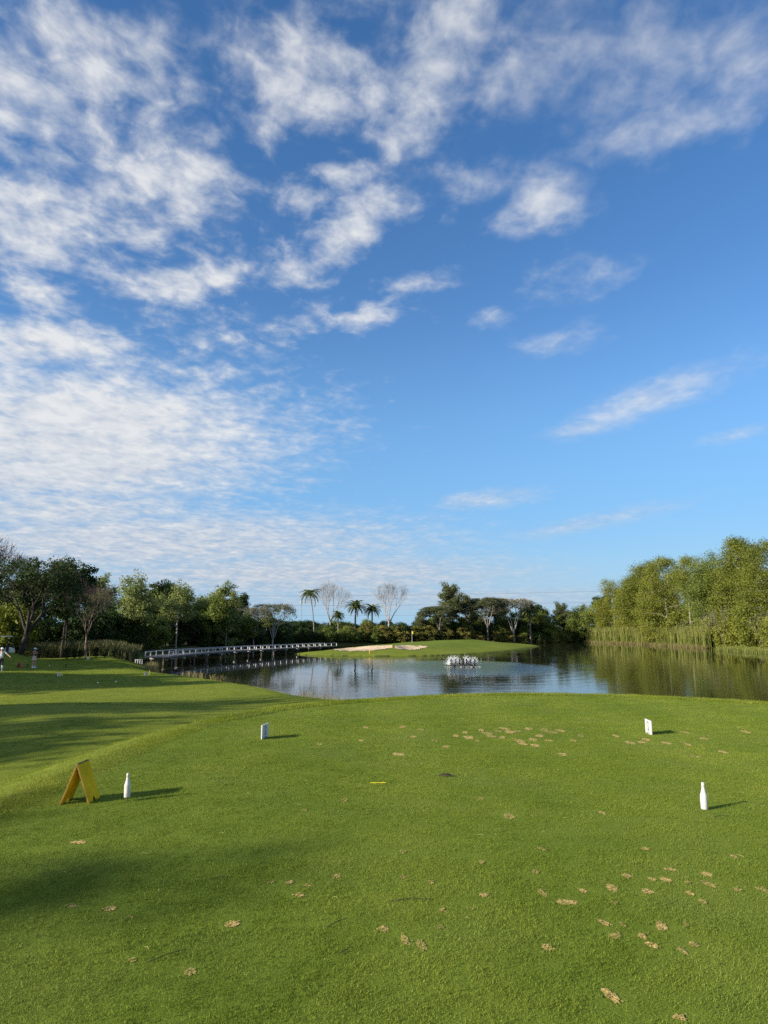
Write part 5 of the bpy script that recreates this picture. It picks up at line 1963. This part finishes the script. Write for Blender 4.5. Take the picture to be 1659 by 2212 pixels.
# ------------------------------------------------------------------ golf cart
def golf_cart(x, y, rz, label):
    r = empty('golf_cart', (x, y, hz(x, y)), rz)
    b = MB()
    b.add([(-1.15, -.55, .32), (1.2, -.55, .32), (1.2, .55, .32), (-1.15, .55, .32), (-1.15, -.55, .70), (-.2, -.55, .72), (.05, -.55, .38), (.62, -.55, .38), (.80, -.55, .82), (1.18, -.52, .70),
           (-1.15, .55, .70), (-.2, .55, .72), (.05, .55, .38), (.62, .55, .38), (.80, .55, .82), (1.18, .52, .70)],
          [[0, 3, 2, 1], [0, 1, 9, 8, 7, 6, 5, 4], [3, 10, 11, 12, 13, 14, 15, 2], [4, 5, 11, 10], [5, 6, 12, 11], [6, 7, 13, 12], [7, 8, 14, 13], [8, 9, 15, 14], [9, 1, 2, 15], [0, 4, 10, 3]])
    b.build('body', M['cream'], r)
    s = MB()
    s.box((-.45, 0, .80), (.55, 1.0, .16)).box((-.76, 0, 1.05), (.12, 1.0, .46))
    s.build('seat', M['beige_seat'], r)
    rf = MB()
    rf.add([(-1.0, -.6, 1.80), (.95, -.6, 1.80), (.95, .6, 1.80), (-1.0, .6, 1.80), (-.9, -.5, 1.87), (.85, -.5, 1.87), (.85, .5, 1.87), (-.9, .5, 1.87)],
           [[3, 2, 1, 0], [4, 5, 6, 7], [0, 1, 5, 4], [1, 2, 6, 5], [2, 3, 7, 6], [3, 0, 4, 7]])
    rf.build('roof', M['cream'], r)
    for sx, bx_ in ((.88, 1.05), (-.92, -1.0)):
        for sy in (-.52, .52):
            MB().tube([(bx_, sy, .68), (sx, sy, 1.81)], .045 if sx > 0 else .06, 6).build('roof_post', M['black_plastic'], r)
    wl_ = MB().tube([(0, -.10, 0), (0, .10, 0)], .23, 16).mesh('wheel', M['tyre'])
    rim = MB().tube([(0, -.105, 0), (0, .105, 0)], .12, 12).mesh('rim', M['cream'])
    for wx in (-.80, .85):
        for wy in (-.5, .5):
            w_ = link('wheel', wl_, r, (wx, wy, .23))
            link('rim', rim, w_)
    st = MB()
    for i in range(14):
        t, t2 = 2 * PI * i / 14, 2 * PI * (i + 1) / 14
        st.tube([(.42 + .08 * math.sin(t), -.25 + .17 * math.cos(t), 1.0 + .14 * math.sin(t)), (.42 + .08 * math.sin(t2), -.25 + .17 * math.cos(t2), 1.0 + .14 * math.sin(t2))], .016, 5)
    st.tube([(.42, -.25, 1.0), (.78, -.25, .80)], .02, 5)
    st.build('steering_wheel', M['black_plastic'], r)
    return tag(r, label, 'golf cart')


golf_cart(at(1, 66) - .1, 66, R(4), 'cream-roofed golf cart behind the dark mound at the left edge')
gb = empty('golf_bag', (at(8, 65.0), 65.0, hz(at(8, 65), 65.0)))
MB().lathe([(.13, 0), (.14, .05), (.12, .5), (.15, .85), (.15, .92)], 12).build('bag_body', M['cloth_dark'], gb)
for k in range(4):
    MB().tube([(.05 * math.cos(k * 1.6), .05 * math.sin(k * 1.6), .8), (.10 * math.cos(k * 1.6), .10 * math.sin(k * 1.6), 1.12)], .012, 5).ball((.10 * math.cos(k * 1.6), .10 * math.sin(k * 1.6), 1.15), .05, seg=8, rings=5).build('club', M['black_plastic'], gb)
tag(gb, 'dark golf bag standing beside the cart at the left edge', 'golf bag')

# orange A-board on the lower tee
pl_ = on_land(15.9, 667.6)
a_board(pl_, pl_ + Vector((.42, 0, 0)), pl_ + Vector((.10, .28, 0)), .43, M['orange_board'], 'reddish-orange A-shaped board near the player in the skirt', M['orange_board'])


# ------------------------------------------------------------------ people
def skin_mesh(name, V_, E_, Rd, mats, root=0, sub=2):
    me = bpy.data.meshes.new(name)
    me.from_pydata([tuple(v) for v in V_], E_, [])
    o = bpy.data.objects.new(name, me)
    COL.objects.link(o)
    o.modifiers.new('skin', 'SKIN')
    for i, sv in enumerate(me.skin_vertices[0].data):
        r = Rd[i]
        sv.radius = (r, r) if isinstance(r, (int, float)) else r
        sv.use_root = (i == root)
    o.modifiers.new('sub', 'SUBSURF').levels = sub
    dg = bpy.context.evaluated_depsgraph_get()
    new = bpy.data.meshes.new_from_object(o.evaluated_get(dg))
    bpy.data.objects.remove(o)
    bpy.data.meshes.remove(me)
    new.materials.clear()
    for m in (mats if isinstance(mats, list) else [mats]): new.materials.append(m)
    new.polygons.foreach_set('use_smooth', [True] * len(new.polygons))
    return new


def person(base, rz, H, arms, label, top, sleeve, bottom, legs, skirt, cap_mat, step=.10):
    """figure faces local +x; arms: (elbow, wrist) for the left (+y) and right (-y) arm, in metres for a 1.60 m figure"""
    r = empty('person', base, rz)
    k = H / 1.60
    r.scale = (k, k, k)
    hip, kn, an_ = .84, .46, .075
    V_ = [(0, 0, .88), (.0, 0, 1.02), (.0, 0, 1.20), (-.005, 0, 1.32), (.005, 0, 1.385), (.02, 0, 1.44), (.025, 0, 1.50), (.022, 0, 1.565)]
    Rd = [(.135, .105), (.115, .09), (.135, .10), (.10, .08), (.047, .047), (.062, .058), (.088, .075), (.055, .05)]
    E_ = [(i, i + 1) for i in range(7)]
    for sd, fwd in ((1, step), (-1, -step)):
        b = len(V_)
        V_ += [(.01, sd * .085, hip - .02), (.025 + fwd * .5, sd * .090, kn), (-.02 + fwd, sd * .090, an_), (.10 + fwd, sd * .10, .03)]
        Rd += [.092, .058, .040, (.042, .028)]
        E_ += [(0, b), (b, b + 1), (b + 1, b + 2), (b + 2, b + 3)]
    hands = []
    for sd, (el, wr) in ((1, arms[0]), (-1, arms[1])):
        b = len(V_)
        sh_ = Vector((-.005, sd * .165, 1.315))
        el, wr = Vector(el), Vector(wr)
        hd = (wr - el).normalized()
        palm_ = wr + hd * .065
        V_ += [tuple(sh_), tuple(el), tuple(wr), tuple(palm_)]
        Rd += [.055, .038, .027, (.034, .018)]
        E_ += [(3, b), (b, b + 1), (b + 1, b + 2), (b + 2, b + 3)]
        hands.append((palm_, hd))
    me = skin_mesh('body', V_, E_, Rd, M['skin'])
    bm = bmesh.new()
    bm.from_mesh(me)
    fb = MB()
    for palm_, hd in hands:                                    # five fingers on each palm
        side = hd.cross(Vector((0, 0, 1)))
        if side.length < .1: side = Vector((0, 1, 0))
        side.normalize()
        nv = side.cross(hd)
        for i, ln in enumerate((.062, .072, .068, .054)):
            a = palm_ - hd * .01 + side * (.030 - .020 * i)
            fb.tube([a, a + hd * ln * .6 - nv * .006, a + hd * ln - nv * .022], [.0095, .0085, .006], 6)
        a = palm_ - hd * .04 + side * .03
        fb.tube([a, a + side * .025 + hd * .025, a + side * .028 + hd * .052], [.011, .0095, .007], 6)
    # nose and ears
    fb.ball((.112, 0, 1.487), (.014, .011, .018), seg=8, rings=5)
    for sd in (-1, 1): fb.ball((.02, sd * .078, 1.49), (.016, .009, .027), seg=8, rings=5)
    tmp = fb.mesh('fingers', M['skin'])
    bm.from_mesh(tmp)
    bm.to_mesh(me)
    bm.free()
    link('body', me, r)
    ey = MB()
    for sd in (-1, 1): ey.ball((.098, sd * .03, 1.512), (.008, .010, .007), seg=6, rings=4)
    ey.build('eyes', M['hair'], r)
    mo_ = MB().ball((.100, 0, 1.452), (.008, .022, .006), seg=8, rings=4)
    mo_.build('mouth', M['print_red'], r)
    # shirt
    sv = [(0, 0, .87), (0, 0, 1.02), (0, 0, 1.20), (-.005, 0, 1.315), (.003, 0, 1.365)]
    sr = [(.150, .120), (.130, .105), (.148, .115), (.112, .095), (.060, .060)]
    link('shirt', skin_mesh('shirt', sv, [(0, 1), (1, 2), (2, 3), (3, 4)], sr, top), r)
    for sd, (el, wr) in ((1, arms[0]), (-1, arms[1])):
        el = Vector(el)
        sh_ = Vector((-.005, sd * .15, 1.315))
        e2 = sh_.lerp(el, .95 if sleeve[1] else .85)
        pts_ = [tuple(Vector((0, sd * .05, 1.30))), tuple(sh_), tuple(e2)]
        if sleeve[1]: pts_.append(tuple(Vector(wr)))
        link('sleeve', skin_mesh('sleeve', pts_, [(i, i + 1) for i in range(len(pts_) - 1)], [.07, .066, .050] + ([.038] if sleeve[1] else []), sleeve[0]), r)
    if skirt:
        sk = MB()
        n = 28
        vs, fs = [], []
        for j, (rx, ry, z) in enumerate(((.118, .145, .98), (.150, .175, .82), (.185, .205, .64))):
            for i in range(n):
                t = 2 * PI * i / n
                q = 1 + (.045 * math.cos(t * 9) if j == 2 else 0)
                vs.append((rx * q * math.cos(t), ry * q * math.sin(t), z))
        for j in range(2):
            for i in range(n):
                i2 = (i + 1) % n
                fs.append([j * n + i, (j + 1) * n + i, (j + 1) * n + i2, j * n + i2])
        sk.add(vs, fs)
        sk.build('skirt', bottom, r, smooth=True)
    else:
        tv = [(0, 0, .95), (0, 0, .86)]
        tr = [(.135, .11), (.15, .115)]
        te = [(0, 1)]
        for sd, fwd in ((1, step), (-1, -step)):
            b = len(tv)
            tv += [(.012, sd * .086, .76), (.025 + fwd * .5, sd * .090, .46), (.015 + fwd * .62, sd * .09, .40)]
            tr += [.105, .078, .074]
            te += [(1, b), (b, b + 1), (b + 1, b + 2)]
        link('trousers', skin_mesh('trousers', tv, te, tr, bottom), r)
    for sd, fwd in ((1, step), (-1, -step)):
        sx = -.02 + fwd
        so_ = MB()
        so_.tube([(sx + .012 + (legs - .1) * .05, sd * .09, legs), (sx, sd * .09, .09)], [.055 if legs > .2 else .05, .048], 10)
        so_.build('sock', M['cloth_white'], r, smooth=True)
        sh2 = MB()
        sh2.ball((sx + .05, sd * .096, .042), (.135, .050, .046), seg=12, rings=6)
        sh2.ball((sx - .02, sd * .093, .075), (.058, .046, .055), seg=10, rings=6)
        sh2.build('shoe', M['cloth_white'], r, smooth=True)
    hr = MB()
    hr.ball((-.005, 0, 1.515), (.100, .088, .088), seg=14, rings=8)
    hr.ball((-.075, 0, 1.42), (.050, .058, .12), seg=10, rings=7)
    hr.build('hair', M['hair'], r, smooth=True)
    cp = MB()
    prof = []
    vs, fs = [], []
    n = 18
    for j in range(6):
        ph = PI / 2 * j / 5
        for i in range(n):
            t = 2 * PI * i / n
            vs.append((.012 + .112 * math.cos(ph) * math.cos(t), .098 * math.cos(ph) * math.sin(t), 1.535 + .088 * math.sin(ph)))
    for j in range(5):
        for i in range(n):
            i2 = (i + 1) % n
            fs.append([j * n + i, j * n + i2, (j + 1) * n + i2, (j + 1) * n + i])
    cp.add(vs, fs)
    cp.build('cap', cap_mat, r, smooth=True)
    br = MB()
    vs = [(.112 * math.cos(t) + .012, .098 * math.sin(t), 1.538) for t in [R(-62 + 124 * i / 8) for i in range(9)]] + \
         [(.115 + .115 * math.cos(t), .088 * math.sin(t) * 1.05, 1.520) for t in [R(-62 + 124 * i / 8) for i in range(9)]]
    vs2 = [(a, b, c - .006) for a, b, c in vs]
    fs = [[i, i + 1, 10 + i, 9 + i] for i in range(8)] + [[18 + q for q in (9 + i, 10 + i, i + 1, i)] for i in range(8)] + [[9 + i, 10 + i, 28 + i, 27 + i] for i in range(8)]
    br.add(vs + vs2, fs)
    br.build('cap_brim', cap_mat, r)
    return tag(r, label, 'person')


p = on_land(33.4, 668.2)
person((p.x, p.y, p.z), R(-8), 1.60, [((.05, .20, 1.10), (.24, .06, 1.19)), ((.05, -.20, 1.10), (.24, -.06, 1.22))],
       'standing player in white cap, dark vest and pale pink skirt', M['navy'], (M['navy'], False), M['cloth_skirt'], .20, True, M['cloth_white'], .03)
p = on_land(0.2, 671.4)
person((p.x, p.y, p.z), R(-60), 1.70, [((.12, .36, 1.12), (.26, .52, .98)), ((.06, -.26, 1.08), (.22, -.22, .94))],
       'player in white shirt and cap, half cut by the left edge', M['cloth_white'], (M['cloth_white'], False), M['cloth_dark'], .40, False, M['cloth_white'], .09)
